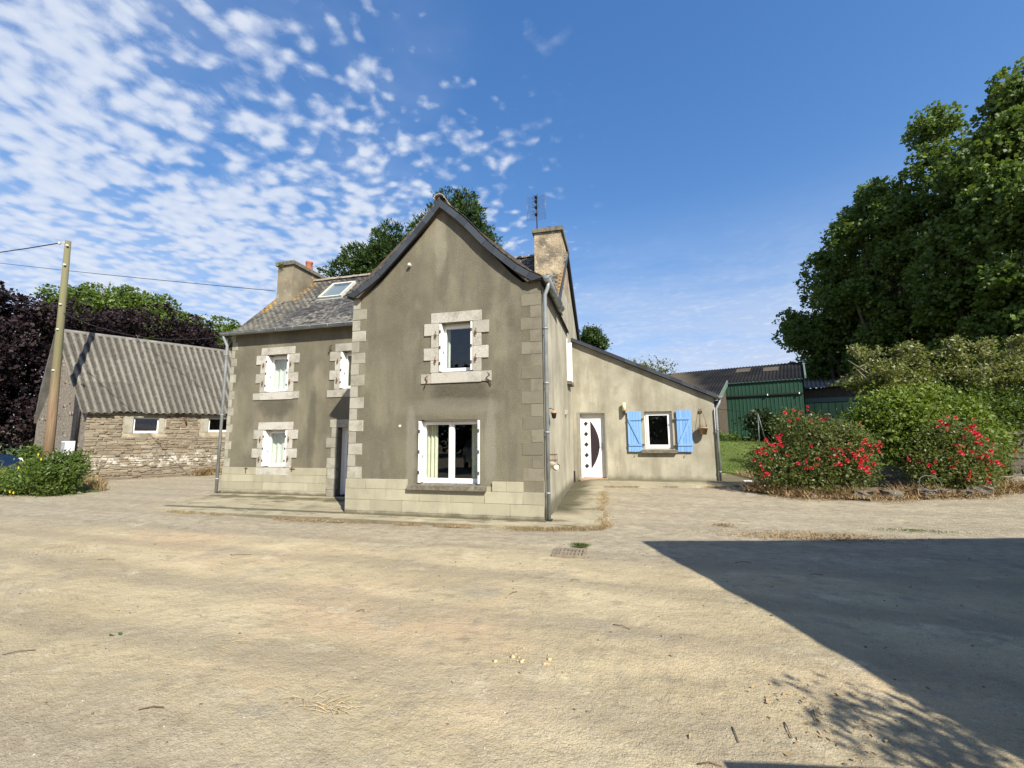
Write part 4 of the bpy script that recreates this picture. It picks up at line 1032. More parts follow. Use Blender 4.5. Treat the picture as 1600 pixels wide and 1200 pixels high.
MB().hexa([(.75, E_ - .13, 1.085), (1.88, E_ - .13, 1.085), (1.88, E_ - .13, 1.17), (.75, E_ - .13, 1.17)], [(.80, E_ + .12, 1.085), (1.83, E_ + .12, 1.085), (1.83, E_ + .12, 1.205), (.80, E_ + .12, 1.205)]).build('window_sill', 'stone_sill', ext)
def blue_shutter(x0, x1, z0, z1, hinge_right, lab):
    S = MB().box(x0 + .01, E_ - .045, z0 + .01, x1 - .01, E_ - .04, z1 - .01).build('shutter', 'blue_paint', ext); S['label'] = lab
    n = 5; w = (x1 - x0) / n
    for i in range(n):
        MB().box(x0 + i * w + .003, E_ - .075, z0 + random.uniform(-.006, .006), x0 + (i + 1) * w - .003, E_ - .047, z1 + random.uniform(-.006, .006)).build('board', 'blue_paint', S)
    zt, zb = z0 + (z1 - z0) * .80, z0 + (z1 - z0) * .17
    for z in (zt, zb): MB().box(x0 + .01, E_ - .10, z - .035, x1 - .01, E_ - .076, z + .035).build('batten', 'blue_paint', S)
    xa, xb = (x0 + .05, x1 - .06) if hinge_right else (x1 - .05, x0 + .06)
    A = Vector((xa, 0, zt - .04)); Bq = Vector((xb, 0, zb + .04)); t = (Bq - A).normalized(); p = Vector((-t.z, 0, t.x)) * .03
    MB().hexa([(v.x, E_ - .10, v.z) for v in (A + p, Bq + p, Bq - p, A - p)], [(v.x, E_ - .077, v.z) for v in (A + p, Bq + p, Bq - p, A - p)]).build('brace', 'blue_paint', S)
    for z in (zt, zb):
        h = MB(); xh = x1 if hinge_right else x0
        h.box(min(xh, xh + (.07 if hinge_right else -.07)), E_ - .09, z - .03, max(xh, xh + (.07 if hinge_right else -.07)), E_ - .04, z + .03)
        h.build('hinge', 'dark_hinge', S)
blue_shutter(.355, .80, 1.12, 2.45, True, 'blue plank shutter left of the window')
blue_shutter(1.885, 2.34, 1.12, 2.45, False, 'blue plank shutter right of the window, paint peeling')
MB().tube([(.6, E_ - .05, 1.06), (.6, E_ - .10, 1.04)], .015, 6).tube([(2.13, E_ - .05, 1.05), (2.13, E_ - .10, 1.03)], .015, 6).build('shutter_stop', 'dark_hinge', ext)
gutter('gutter', (3.22, E_ - .15, 2.875), (3.22, 20, 2.85), ext, m='zinc')
downpipe('downpipe', [(3.22, E_ + .0, 2.80), (3.21, E_ - .02, 2.68), (3.09, E_ - .06, 2.48), (3.09, E_ - .06, .2)], ext, .04, m='zinc', clamps=(1.8, .5))
# wall lamp
wl = thing('wall_lamp', 'cream cylinder lamp on dark bracket beside the left blue shutter', 'lamp', (.265, E_, 2.45))
MB().lathe([(0, 0), (.055, 0), (.055, .27), (0, .27)], (.265, E_ - .12, 2.47), 14).build('lamp_shade', 'lamp_yellow', wl)
MB().box(.225, E_ - .16, 2.36, .305, E_ - .0, 2.47).build('bracket', 'dark_metal', wl)
# hanging flower pot
hp = thing('hanging_flower_pot', 'clay pot with dry stems hanging by wire on the wall, right of the blue shutters', 'flower pot', (2.66, E_ - .15, 1.68))
MB().lathe([(0, 0), (.085, 0), (.13, .19), (.15, .19), (.15, .235), (.125, .235), (.12, .2), (0, .2)], (2.66, E_ - .17, 1.66), 18).build('pot', 'terracotta_old', hp)
hw = MB(); hw.tube([(2.60, E_ - .01, 2.5), (2.60, E_ - .05, 2.45), (2.58, E_ - .17, 1.9)], .006, 5); hw.tube([(2.66, E_ - .01, 2.5), (2.67, E_ - .06, 2.4), (2.74, E_ - .17, 2.1), (2.76, E_ - .17, 1.9)], .006, 5); hw.box(2.58, E_ - .04, 2.36, 2.68, E_ + 0, 2.42)
hw.build('wire', 'rust', hp)
sm_ = MB()
for _ in range(16):
    a = random.uniform(0, 6.28); x = 2.66 + .1 * math.cos(a); y = E_ - .17 + .1 * math.sin(a); sm_.tube([(x, y, 1.87), (x + random.uniform(-.05, .05), y, 1.95 + random.uniform(0, .15))], .004, 4)
sm_.build('dry_stems', 'blade_dry', hp)

# ---------------------------------------------------------------- stone barn on the left
barn = thing('stone_barn', 'low stone barn with whitewash stains and a rippled grey corrugated roof, behind the pole', 'barn', (-21, 13, 0))
b0 = Vector((-21.1, 12.39, 0)); b1 = Vector((-16.6, 18.15, 0)); bq = Vector((-26.3, 13.55, 0)); bq1 = Vector((-21.8, 20.5, 0))
bd = (b1 - b0); BL = bd.length; bd.normalize(); bn = Vector((bd.y, -bd.x, 0))        # bn faces the yard
gd = (bq - b0); GL = gd.length; gd.normalize(); gn = Vector((gd.y, -gd.x, 0)); gn = gn if gn.dot(Vector((0, -1, 0))) > 0 else -gn
EZ = 2.80
HB = [(1.42, 1.93, 2.26, 2.60), (4.05, 1.97, 4.85, 2.62)]
mb = MB(); wall_mesh(mb, b0, bd, [(0, -.4), (BL, -.4), (BL, EZ), (0, EZ)], [rect(*h) for h in HB], .35, n=-bn); mb.build('wall', 'lime_mortar', barn)
mb = MB(); gp = [(0, -.4), (GL, -.4), (GL, 2.55), (GL * .95, 4.05), (GL * .44, 6.15), (0, EZ + .02)]; wall_mesh(mb, b0, gd, gp)
wall_mesh(mb, b1, (bq1 - b1).normalized(), [(0, -.4), ((bq1 - b1).length, -.4), ((bq1 - b1).length, 2.6), ((bq1 - b1).length * .5, 6.1), (0, EZ)])
wall_mesh(mb, bq, (bq1 - bq).normalized(), [(0, -.4), ((bq1 - bq).length, -.4), ((bq1 - bq).length, 2.6), (0, 2.6)])
mb.build('gable_wall', 'gable_stone', barn)
# rubble stones
def rubble(P, u, nrm, L, zt, holes, zb=-.1, lab='stone', keepf=None, hmin=.055, hmax=.15, wmin=.12, wmax=.42):
    out = []; z = zb
    while z < zt(0) + 3:
        h = random.uniform(hmin, hmax); x = -.02; 
        if z > max(zt(0), zt(L / 2), zt(L)): break
        while x < L:
            w = random.uniform(wmin, wmax); a, b = x, min(x + w, L + .01)
            zc = z + h / 2; ok = z + h <= zt((a + b) / 2) + .02
            for hx0, hz0, hx1, hz1 in holes:
                if z + h > hz0 - .02 and z < hz1 + .02 and b > hx0 - .02 and a < hx1 + .02:
                    if a < hx0 - .12: b = hx0 - .03
                    elif b > hx1 + .12: a = hx1 + .03
                    else: ok = False
            if ok and b - a > .05:
                zj = random.uniform(-.018, .018)
                c = P + u * ((a + b) / 2) + Vector((0, 0, zc + zj)) - nrm * .03
                R = Matrix((u, -nrm, Vector((0, 0, 1)))).transposed() @ Matrix.Rotation(random.gauss(0, .02), 3, 'Y')
                out.append((c + nrm * random.uniform(0, .022), R, (b - a - .014, .11, h * random.uniform(.82, .95))))
            x += w
        z += h
    return out
hs = [(HB[0][0] - .45, 1.9, HB[0][2] + .1, 2.8), (HB[1][0] - .06, 1.9, HB[1][2] + .1, 2.8)]
rs = rubble(b0, bd, bn, BL, lambda x: EZ - .03, [(h[0] - .30, h[1] - .10, h[2] + .22, h[3] + .14) for h in HB])
vis = [r for r in rs if (r[0] - b0).dot(bd) < 4.9]; hid = [r for r in rs if (r[0] - b0).dot(bd) >= 4.9]
vis.sort(key=lambda r: -r[2][0] * r[2][2])
for c, R, d_ in vis[:292]: block('stone', c, d_, 'rubble', barn, R, 'rough')
def bake_rough(name, lst, m, parent, **kw):
    V = []; F = []
    for i, (c, R, d_) in enumerate(lst):
        V.append(((CU + rng.uniform(-.07, .07, CU.shape)) * np.array(d_)) @ np.array(R).T + np.array(c)); F.append(CF + 8 * i)
    return npmesh(name, np.concatenate(V), np.concatenate(F), m, parent, **kw)
if vis[292:] + hid: bake_rough('stone_infill', vis[292:] + hid, 'rubble', barn, kind='stuff')
gz = lambda x: np.interp(x, [0, GL * .44, GL * .95, GL], [EZ, 6.1, 4.0, 2.5]) - .08
gs = rubble(b0, gd, gn, GL, gz, [], hmin=.05, hmax=.2, wmin=.1, wmax=.5)
gs = [(c - gn * .046, R_, d_) for c, R_, d_ in gs]
bake_rough('stone_infill', gs, 'gable_stone', barn, kind='stuff')
for hi, h in enumerate(HB):
    P = lambda x, z, o: b0 + bd * x + Vector((0, 0, z)) - bn * o
    def bb(mb, x0, z0, x1, z1, o0, o1): mb.hexa([P(x0, z0, o0), P(x1, z0, o0), P(x1, z1, o0), P(x0, z1, o0)], [P(x0, z0, o1), P(x1, z0, o1), P(x1, z1, o1), P(x0, z1, o1)])
    for (x0, z0, x1, z1) in ((h[0] - .28, h[1] + .0, h[0], h[3]), (h[2], h[1], h[2] + .20, h[3]), (h[0] - .3, h[3], h[2] + .22, h[3] + .13)):
        m2 = MB(); bb(m2, x0, z0, x1, z1, -.02, .12); m2.build('surround_stone', 'quoin_cement', barn)
    m2 = MB(); t = .05
    for q in ((h[0], h[1], h[2], h[1] + .09), (h[0], h[3] - t, h[2], h[3]), (h[0], h[1] + .09, h[0] + t, h[3] - t), (h[2] - t, h[1] + .09, h[2], h[3] - t)): bb(m2, *q, .08, .14)
    wn = m2.build('window', 'white_pvc', barn)
    m2 = MB(); bb(m2, h[0] + t, h[1] + .09, h[2] - t, h[3] - t, .10, .105); m2.build('pane', 'glass', wn)
# roof: corrugated sheets on a slightly skewed surface
r0 = Vector((-23.75, 12.45, 6.42)); r1 = Vector((-19.2, 19.3, 6.22))
e0 = b0 + bn * .22 - bd * .15 + Vector((0, 0, 2.72)); e1 = b1 + bn * .22 + Vector((0, 0, 2.76))
def rs_pt(u, v): return (e0.lerp(e1, u)).lerp(r0.lerp(r1, u), v)
def corr_sheet(name, u0, u1, v0, v1, waves, m, parent, lift=0., per=8):
    nU = waves * per; V = []; nrm = (e1 - e0).cross(r0 - e0).normalized(); nrm = nrm if nrm.z > 0 else -nrm
    for j, v in enumerate((v0, (v0 + v1) / 2, v1)):
        for i in range(nU + 1):
            V.append(rs_pt(u0 + (u1 - u0) * i / nU, v) + nrm * (.058 * math.cos(2 * math.pi * i / per) + lift * (1 - j / 2) + .055))
    F = [(j * (nU + 1) + i, j * (nU + 1) + i + 1, (j + 1) * (nU + 1) + i + 1, (j + 1) * (nU + 1) + i) for j in range(2) for i in range(nU)]
    b = len(V); V += [v - nrm * .008 for v in V]
    F += [tuple(b + k for k in f[::-1]) for f in F]
    F += [(i, b + i, b + i + 1, i + 1) for i in range(nU)]
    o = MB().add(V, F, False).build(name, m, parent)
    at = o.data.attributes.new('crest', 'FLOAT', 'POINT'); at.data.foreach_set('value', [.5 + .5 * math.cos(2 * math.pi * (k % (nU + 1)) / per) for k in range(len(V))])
    return o
NS = 8
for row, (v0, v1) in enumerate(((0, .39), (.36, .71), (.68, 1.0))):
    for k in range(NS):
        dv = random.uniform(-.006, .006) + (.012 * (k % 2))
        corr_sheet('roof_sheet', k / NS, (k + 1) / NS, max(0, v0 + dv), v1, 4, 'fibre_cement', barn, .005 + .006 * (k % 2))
MB().tube([r0 - bd * .0 + Vector((0, 0, .03)), r1 + Vector((0, 0, .03))], .10, 10).build('ridge_capping', 'asbestos_roof', barn)
m2 = MB(); q0 = bq + Vector((0, 0, 2.5)) - bd * .1; q1 = bq1 + Vector((0, 0, 2.6)); mid0 = b0 + gd * GL * .95 + Vector((0, 0, 4.05)) - bd * .1
m2.hexa([r0, r1, q1, q0], [v + Vector((0, 0, -.06)) for v in (r0, r1, q1, q0)]); m2.add([r0, mid0, q0], [(0, 1, 2)]); m2.build('rear_roof', 'asbestos_roof', barn)
m2 = MB(); P = lambda x, z, o: b0 + bd * x + Vector((0, 0, z)) + bn * o
m2.tube([P(3.15, 2.62, .03), P(3.15, 2.60, .12), P(3.2, 2.45, .14), P(3.24, 2.3, .05)], .03, 8); m2.build('iron_lamp_bracket', 'rust', barn)
m2 = MB().tube([b0 + gd * .55 + gn * .08 + Vector((0, 0, 4.0)), b0 + gd * .6 + gn * .08 + Vector((0, 0, 1.2))], .05, 8); m2.build('downpipe', 'dark_metal', barn)

# utility pole
pole = thing('utility_pole', 'tall weathered wooden utility pole standing in front of the stone barn gable', 'utility pole', (-20.9, 11.18, 0))
MB().tube([(-20.88, 11.2, -.3), (-20.9, 11.18, 2.4), (-20.93, 11.11, 5.75), (-20.98, 11.04, 9.54)], [.16, .142, .116, .09], 16).build('shaft', 'pole_wood', pole)
MB().tube([(-20.98, 10.98, 9.46), (-21.2, 10.92, 9.46)], .02, 6).lathe([(0, -.06), (.04, -.05), (.045, .04), (0, .06)], (-21.22, 10.91, 9.43), 8).build('insulator', 'porcelain', pole)
sb = MB()
for z, yy in ((9.3, 10.92), (8.5, 10.92), (6.9, 10.94), (5.9, 10.96), (4.3, 10.98)): MB().box(-20.87, yy, z, -20.83, yy + .06, z + .05).build('metal_tag', 'white_box', pole)
mbx = thing('meter_cabinet', 'grey and white electricity cabinet beside the foot of the wooden pole', 'cabinet', (-20.5, 11.5, .5))
MB().box(-20.66, 11.42, .55, -20.38, 11.68, 1.62).build('cabinet_body', 'white_box', mbx)
MB().box(-20.63, 11.40, .62, -20.45, 11.418, 1.58).build('cabinet_door', 'grey_box', mbx)
def cable(name, p, q, sag, label, r=.012):
    p = Vector(p); q = Vector(q); pts = [p.lerp(q, t) - Vector((0, 0, sag * 4 * t * (1 - t))) for t in np.linspace(0, 1, 18)]
    return prop(MB().tube(pts, r, 6).build(name, 'cable_black'), label, 'cable')
cable('overhead_cable', (-60, 15, 15.8), (-21.2, 10.9, 9.43), .9, 'black overhead cable running from the pole top out of the picture at left', .02)
cable('overhead_cable', (-20.85, 11.1, 6.6), (-12.0, 10.4, 4.9), .45, 'sagging black cable from the middle of the pole to the farmhouse eaves')
cable('overhead_cable', (-33, 13.5, 11.2), (-11.85, 12.1, 6.98), .05, 'thin taut cable crossing the sky to the left chimney')

# ---------------------------------------------------------------- green shed, grey barn behind, pale panels
shed = thing('green_shed', 'dark green steel farm shed with a black corrugated roof behind the lawn', 'shed', (8, 26, 1.3))
R0 = Vector((9.72, 25.19, 0)); sdv = Vector((-.934, .358, 0)).normalized(); snv = Vector((.358, .934, 0)).normalized()
SP = lambda s_, w, z: R0 + sdv * s_ + snv * w + Vector((0, 0, z))
def ribbed(mb, s0, s1, z0, z1, w=0., pitch=.19, dpt=.014):
    n = int((s1 - s0) / pitch); V = []
    prof = [(0, 0), (.72, 0), (.78, -dpt), (.94, -dpt)]
    pts = [(s0 + (i + a) * pitch, w + b) for i in range(n) for a, b in prof] + [(s1, w)]
    for s_, ww in pts: V += [SP(s_, ww, z0), SP(s_, ww, z1)]
    mb.add(V, [(2 * i, 2 * i + 2, 2 * i + 3, 2 * i + 1) for i in range(len(pts) - 1)])
m2 = MB(); ribbed(m2, 0, 3.75, .6, 3.78); m2.build('lower_cladding', 'green_steel', shed)
m2 = MB(); ribbed(m2, 0, 3.75, 3.80, 4.52, -.03); m2.build('upper_cladding', 'green_steel', shed)
m2 = MB(); m2.hexa([SP(0, -.08, 3.76), SP(3.7, -.08, 3.76), SP(3.7, -.08, 3.84), SP(0, -.08, 3.84)], [SP(0, 0, 3.76), SP(3.7, 0, 3.76), SP(3.7, 0, 3.84), SP(0, 0, 3.84)]); m2.build('door_rail', 'dark_metal', shed)
for s_ in (1.6, .15): MB().box(*(SP(s_, -.13, 3.75)), *(SP(s_ + .06, -.09, 3.84))).build('rail_bracket', 'white_box', shed)
m2 = MB(); m2.hexa([SP(-.05, -.1, 4.52), SP(3.7, -.1, 4.52), SP(3.7, -.1, 4.60), SP(-.05, -.1, 4.60)], [SP(-.05, 0.02, 4.52), SP(3.7, 0.02, 4.52), SP(3.7, 0.02, 4.60), SP(-.05, 0.02, 4.60)]); m2.build('eave_trim', 'green_trim', shed)
m2 = MB()
def roofcorr(mb, s0, s1, w0, z0, w1, z1, pitch=.17, amp=.025):
    n = int((s1 - s0) / pitch) * 4; V = []
    for i in range(n + 1):
        s_ = s0 + (s1 - s0) * i / n; a = amp * math.cos(i * math.pi / 2)
        V += [SP(s_, w0, z0 + a), SP(s_, w1, z1 + a)]
    mb.add(V, [(2 * i, 2 * i + 2, 2 * i + 3, 2 * i + 1) for i in range(n)])
    mb.add([SP(s0, w0, z0 - .06), SP(s1, w0, z0 - .06), SP(s1, w1, z1 - .06), SP(s0, w1, z1 - .06)], [(0, 1, 2, 3)])
SLP = (6.02 - 4.6) / 4.1
roofcorr(m2, -.1, 3.62, -.12, 4.6, 4, 6.03)
roofcorr(m2, 3.62, 12, -3.3, 4.6 - 3.18 * SLP, 4, 6.03)
m2.build('roof', 'shed_roofing', shed)
m2 = MB(); m2.hexa([SP(-.1, 4, 6.0), SP(12, 4, 6.0), SP(12, 8, 4.6), SP(-.1, 8, 4.6)], [SP(-.1, 4, 5.95), SP(12, 4, 5.95), SP(12, 8, 4.55), SP(-.1, 8, 4.55)]); m2.build('rear_roof', 'shed_roofing', shed)
m2 = MB(); m2.hexa([SP(3.62, -3.35, 3.28), SP(3.62, .1, 4.5), SP(3.62, .1, 4.78), SP(3.62, -3.35, 3.56)], [SP(3.56, -3.35, 3.28), SP(3.56, .1, 4.5), SP(3.56, .1, 4.78), SP(3.56, -3.35, 3.56)])
m2.hexa([SP(-.12, -.15, 4.56), SP(-.12, 4.05, 6.02), SP(-.12, 4.05, 6.18), SP(-.12, -.15, 4.72)], [SP(-.2, -.15, 4.56), SP(-.2, 4.05, 6.02), SP(-.2, 4.05, 6.18), SP(-.2, -.15, 4.72)]); m2.build('verge_trim', 'green_trim', shed)
m2 = MB(); m2.add([SP(-.05, 0, .6), SP(-.05, 8, .6), SP(-.05, 8, 4.5), SP(-.05, 4, 5.95), SP(-.05, 0, 4.5)], [(0, 1, 2, 3, 4)]); m2.add([SP(3.7, -3.1, .6), SP(3.7, 0, .6), SP(3.7, 0, 4.45), SP(3.7, -3.1, 3.4)], [(0, 1, 2, 3)]); m2.add([SP(3.7, -3.1, .6), SP(12, -3.1, .6), SP(12, -3.1, 3.4), SP(3.7, -3.1, 3.4)], [(0, 1, 2, 3)]); m2.build('side_wall', 'timber_dark', shed)
for (s_, w) in ((1.1, 2.1), (2.6, 2.4)):
    z = 4.6 + (w + .12) * SLP + .035; m2 = MB(); m2.hexa([SP(s_, w, z), SP(s_ + .8, w, z), SP(s_ + .8, w + 1.0, z + SLP), SP(s_, w + 1.0, z + SLP)], [SP(s_, w, z - .02), SP(s_ + .8, w, z - .02), SP(s_ + .8, w + 1.0, z + SLP - .02), SP(s_, w + 1.0, z + SLP - .02)]); m2.build('roof_light', 'timber_dark', shed)
for dx, m_ in ((3.95, 'steel_tube'), (4.1, 'white_box')):
    MB().tube([SP(dx - .2, -3.2, .9), SP(dx - .2, -3.2, 3.2)], .05, 8).build('post', m_, shed)
gt = thing('gas_tank', 'white tank standing between the extension corner and the green shed', 'tank', tuple(SP(4.2, -3.6, 1.3)))
c = SP(4.25, -3.6, 1.2); MB().lathe([(0, 0), (.2, 0), (.22, .1), (.22, .95), (.15, 1.08), (0, 1.12)], c, 14).build('tank_body', 'white_box', gt); MB().lathe([(0.06, 1.08), (.06, 1.2), (0, 1.2)], c, 10).build('tank_valve', 'dark_metal', gt)

gb_ = thing('grey_barn', 'low grey barn with a corrugated roof and pale green doors, far behind the green shed', 'barn', (13, 33, 1.4))
G0 = Vector((11.7, 32.0, 0)); GP = lambda s_, w, z: G0 - sdv * s_ + snv * w + Vector((0, 0, z))
m2 = MB(); n = 200; V = []
for i in range(n + 1):
    s_ = -4 + 12 * i / n; a = .03 * math.cos(i * math.pi / 2); V += [GP(s_, -.4, 4.62 + a), GP(s_, 5, 6.0 + a)]
m2.add(V, [(2 * i, 2 * i + 2, 2 * i + 3, 2 * i + 1) for i in range(n)]); m2.build('roof', 'asbestos_roof', gb_)
MB().hexa([GP(-4, 0, .8), GP(8, 0, .8), GP(8, 0, 4.6), GP(-4, 0, 4.6)], [GP(-4, 8, .8), GP(8, 8, .8), GP(8, 8, 4.6), GP(-4, 8, 4.6)]).build('wall', 'timber_dark', gb_)
MB().hexa([GP(-4, -.2, 3.65), GP(8, -.2, 3.65), GP(8, -.2, 3.95), GP(-4, -.2, 3.95)], [GP(-4, 0, 3.65), GP(8, 0, 3.65), GP(8, 0, 3.95), GP(-4, 0, 3.95)]).build('door_rail', 'green_trim', gb_)
for i in range(22):
    a, b = -1 + i * .36, -1 + (i + 1) * .36 - .03
    MB().hexa([GP(a, -.25, 1.0), GP(b, -.25, 1.0), GP(b, -.25, 3.6), GP(a, -.25, 3.6)], [GP(a, -.2, 1.0), GP(b, -.2, 1.0), GP(b, -.2, 3.6), GP(a, -.2, 3.6)]).build('door_panel', 'green_steel_pale', gb_)
# swing frame on the lawn
sw = thing('swing_frame', 'thin grey metal swing frame standing on the lawn before the green shed', 'swing frame', (6.6, 22, 1.1))
for (p, q) in (((6.53, 22.05, 2.62), (6.36, 21.6, .9)), ((6.53, 22.05, 2.62), (6.95, 22.4, .9))): MB().tube([p, q], .022, 8).build('leg', 'steel_tube', sw)
MB().tube([(6.53, 22.05, 2.62), (4.6, 24.4, 3.1)], .012, 6).build('top_bar', 'dark_metal', sw)

# blue car far left
def car(name, x, y, az, m, label, z=0):
    t = thing(name, label, 'car', (x, y, z)); 
    c, s = math.cos(az), math.sin(az); T = lambda a, b, h: (x + a * c - b * s, y + a * s + b * c, z + h)
    prof = [(-2.1, .35), (-2.15, .75), (-2.05, .95), (-1.75, 1.05), (-1.45, 1.45), (.2, 1.50), (.95, 1.02), (1.9, .88), (2.1, .7), (2.12, .35)]
    top = [(px, pz) for px, pz in prof]; V = []; n = len(top)
    for b, k in ((-.86, 1), (.86, 1)):
        V += [T(px, b * (.82 if pz > 1.1 else 1), pz) for px, pz in top]
    m2 = MB(); m2.add(V, [(i, i + 1, n + i + 1, n + i) for i in range(n - 1)] + [tuple(range(n)), tuple(range(n, 2 * n)), (0, n - 1, 2 * n - 1, n)]); m2.build('body', m, t)
    m2 = MB()
    for b in (-1, 1):
        V = [T(-1.6, b * .845, 1.08), T(-1.38, b * .74, 1.40), T(.15, b * .74, 1.44), T(.78, b * .84, 1.06)]; V2 = [Vector(v) + Vector(T(0, b * .015, 0)) - Vector(T(0, 0, 0)) for v in V]
        m2.hexa(V, V2)
    m2.build('side_window', 'dark_metal', t)
    V = [T(.28, -.66, 1.475), T(.28, .66, 1.475), T(.92, .72, 1.07), T(.92, -.72, 1.07)]; MB().hexa(V, [Vector(v) + Vector((0, 0, .02)) for v in V]).build('windscreen', 'dark_metal', t)
    for a in (-1.35, 1.35):
        for b in (-.78, .78):
            w = MB().tube([T(a, b - .1, .32), T(a, b + .1, .32)], .32, 20).build('wheel', 'black_rubber', t); MB().tube([T(a, b - .11, .32), T(a, b + .11, .32)], .19, 14).build('rim', 'silver_paint', w)
    for b in (-.62, .62): MB().hexa([T(2.06, b - .16, .68), T(2.06, b + .16, .68), T(2.0, b + .16, .80), T(2.0, b - .16, .80)], [T(2.14, b - .16, .68), T(2.14, b + .16, .68), T(2.08, b + .16, .80), T(2.08, b - .16, .80)]).build('headlight', 'white_box', t)
    MB().hexa([T(2.1, -.25, .45), T(2.1, .25, .45), T(2.1, .25, .55), T(2.1, -.25, .55)], [T(2.14, -.25, .45), T(2.14, .25, .45), T(2.14, .25, .55), T(2.14, -.25, .55)]).build('number_plate', 'white_box', t)
    return t
bc = car('parked_car', -25.3, 10.0, rad(65), 'car_paint', 'dark blue car half cut off at the left edge behind the bushes', .03); bc.scale = (1.15, 1.15, 1.15)
car('parked_car', -6.6, -3.6, rad(62), 'silver_paint', 'silver car parked behind the camera, seen only as a reflection in the big window')

# ---------------------------------------------------------------- buildings behind the camera that throw the yard shadow
sun_k = 1.192; sdx, sdy = -.668 * sun_k, .744 * sun_k
def up_from(px, py, h): return Vector((px - sdx * h, py - sdy * h, h))
ba = Vector((6.02, 1.53, 0)).normalized()
hs_ = thing('machinery_shed', 'open machinery shed behind the camera whose roof shades the right of the yard', 'shed', (5, 2, 0))
A = up_from(.32, 7.26, 5.0); Bv = A + ba * 26
gdir = Vector((.246, -.969, 0)).normalized(); k = -.32
A2 = A + gdir * 5.6 + Vector((0, 0, k * 5.6)); B2 = Bv + gdir * 5.6 + Vector((0, 0, k * 5.6))
MB().hexa([A, Bv, B2, A2], [v - Vector((0, 0, .12)) for v in (A, Bv, B2, A2)]).build('roof', 'asbestos_roof', hs_)
def vwall(name, p, q, t, m):
    p = Vector(p); q = Vector(q); n_ = Vector((-(q - p).y, (q - p).x, 0)).normalized() * t
    b = lambda v: Vector((v.x, v.y, -.3)); MB().hexa([b(p), b(q), q - Vector((0, 0, .13)), p - Vector((0, 0, .13))], [b(p) + n_, b(q) + n_, q + n_ - Vector((0, 0, .13)), p + n_ - Vector((0, 0, .13))]).build(name, m, hs_)
vwall('rear_wall', A2 + ba * .2 - gdir * .2, B2 - gdir * .2, .15, 'cement_render'); vwall('side_wall', A + ba * .25, A2 + ba * .25, -.15, 'cement_render'); vwall('front_wall', A + ba * .4 + gdir * .2, Bv + gdir * .2, .15, 'timber_dark')
lw = up_from(.52, 2.62, 1.3)  # unseen wall, added to cast the strip of shadow along the bottom edge
lwq = lw + Vector((.985, .17, 0)).normalized() * 8
nq = Vector((.17, -.985, 0)).normalized() * .5
prop(MB().hexa([(lw.x, lw.y, -.2), (lwq.x, lwq.y, -.2), lwq, lw], [(lw.x + nq.x, lw.y + nq.y, -.2), (lwq.x + nq.x, lwq.y + nq.y, -.2), lwq + nq, lw + nq]).build('shadow_wall', 'gable_stone'), 'unseen low wall added just right of the camera to cast the shadow at the bottom edge', 'wall')

# ---------------------------------------------------------------- vegetation
def leaf_mesh(C, size, spread_up=.3, aspect=.45, droop=0., jit=.35, dirs=None):
    n = len(C); d = rng.normal(size=(n, 3)); d[:, 2] += spread_up - droop
    if dirs is not None: d = d * .6 + dirs * 1.3
    d /= np.linalg.norm(d, axis=1)[:, None]
    r = rng.normal(size=(n, 3)); u = np.cross(d, r); u /= np.linalg.norm(u, axis=1)[:, None]
    w = np.cross(d, u)
    s = (size * rng.uniform(1 - jit, 1 + jit, n))[:, None]
    a = C; b = C + d * s * .5 + u * s * aspect * .5 + w * s * .06; c = C + d * s - w * s * .08; e = C + d * s * .5 - u * s * aspect * .5 + w * s * .06
    V = np.stack([a, b, c, e], 1).reshape(-1, 3); F = np.arange(4 * n).reshape(n, 4); return V, F
def blobs_pts(blobs, n, clump=.45, per=40, shell=(.55, 1.02), out=None):
    """points in clumps near the surface of ellipsoids"""
    vol = np.array([b[3] * b[4] + b[4] * b[5] + b[3] * b[5] for b in blobs]); vol = vol / vol.sum(); pts = []; drs = []
    for b, p in zip(blobs, vol):
        k = max(4, int(n * p / per)); d = rng.normal(size=(k, 3)); d /= np.linalg.norm(d, axis=1)[:, None]
        rr = rng.uniform(shell[0] ** 2, shell[1] ** 2, k) ** .5; c = d * rr[:, None] * np.array(b[3:6]) + np.array(b[:3])
        cs = clump * rng.uniform(.5, 1.5, k)
        q = rng.normal(size=(k, per, 3)) * cs[:, None, None] * np.array([1, 1, .7]) * .55
        pts.append((c[:, None, :] + q).reshape(-1, 3)); drs.append(np.repeat(d, per, 0))
    P = np.concatenate(pts); Dd = np.concatenate(drs); k_ = P[:, 2] > -.02
    return P[k_], Dd[k_]
def lobes(blobs, k, r0_, r1_, seed):
    '''leafy sub-lobes sitting on the outside of the main crown blobs'''
    q = np.random.default_rng(seed); out = []
    for b in blobs:
        for _ in range(k):
            d = q.normal(size=3); d /= np.linalg.norm(d); d[2] = d[2] * .8 + .1; r = q.uniform(r0_, r1_); f = q.uniform(.45, .92)
            out.append((b[0] + d[0] * b[3] * f, b[1] + d[1] * b[4] * f, b[2] + d[2] * b[5] * f, r, r, r * q.uniform(.65, .9)))
    return out
def limbs(mb, base, blobs, r0, n=5, lean=(0, 0)):
    base = Vector(base)
    for b in blobs:
        c = Vector(b[:3]); st = base + Vector((0, 0, max(.3, (c.z - base.z) * random.uniform(.25, .5))))
        m_ = st.lerp(c, .5) + Vector((random.uniform(-.4, .4), random.uniform(-.4, .4), random.uniform(0, .5)))
        mb.tube([st, m_, c, c + Vector((random.uniform(-1, 1) * b[3] * .5, random.uniform(-1, 1) * b[4] * .5, b[5] * .6))], [r0 * .5, r0 * .35, r0 * .2, r0 * .05], 6)
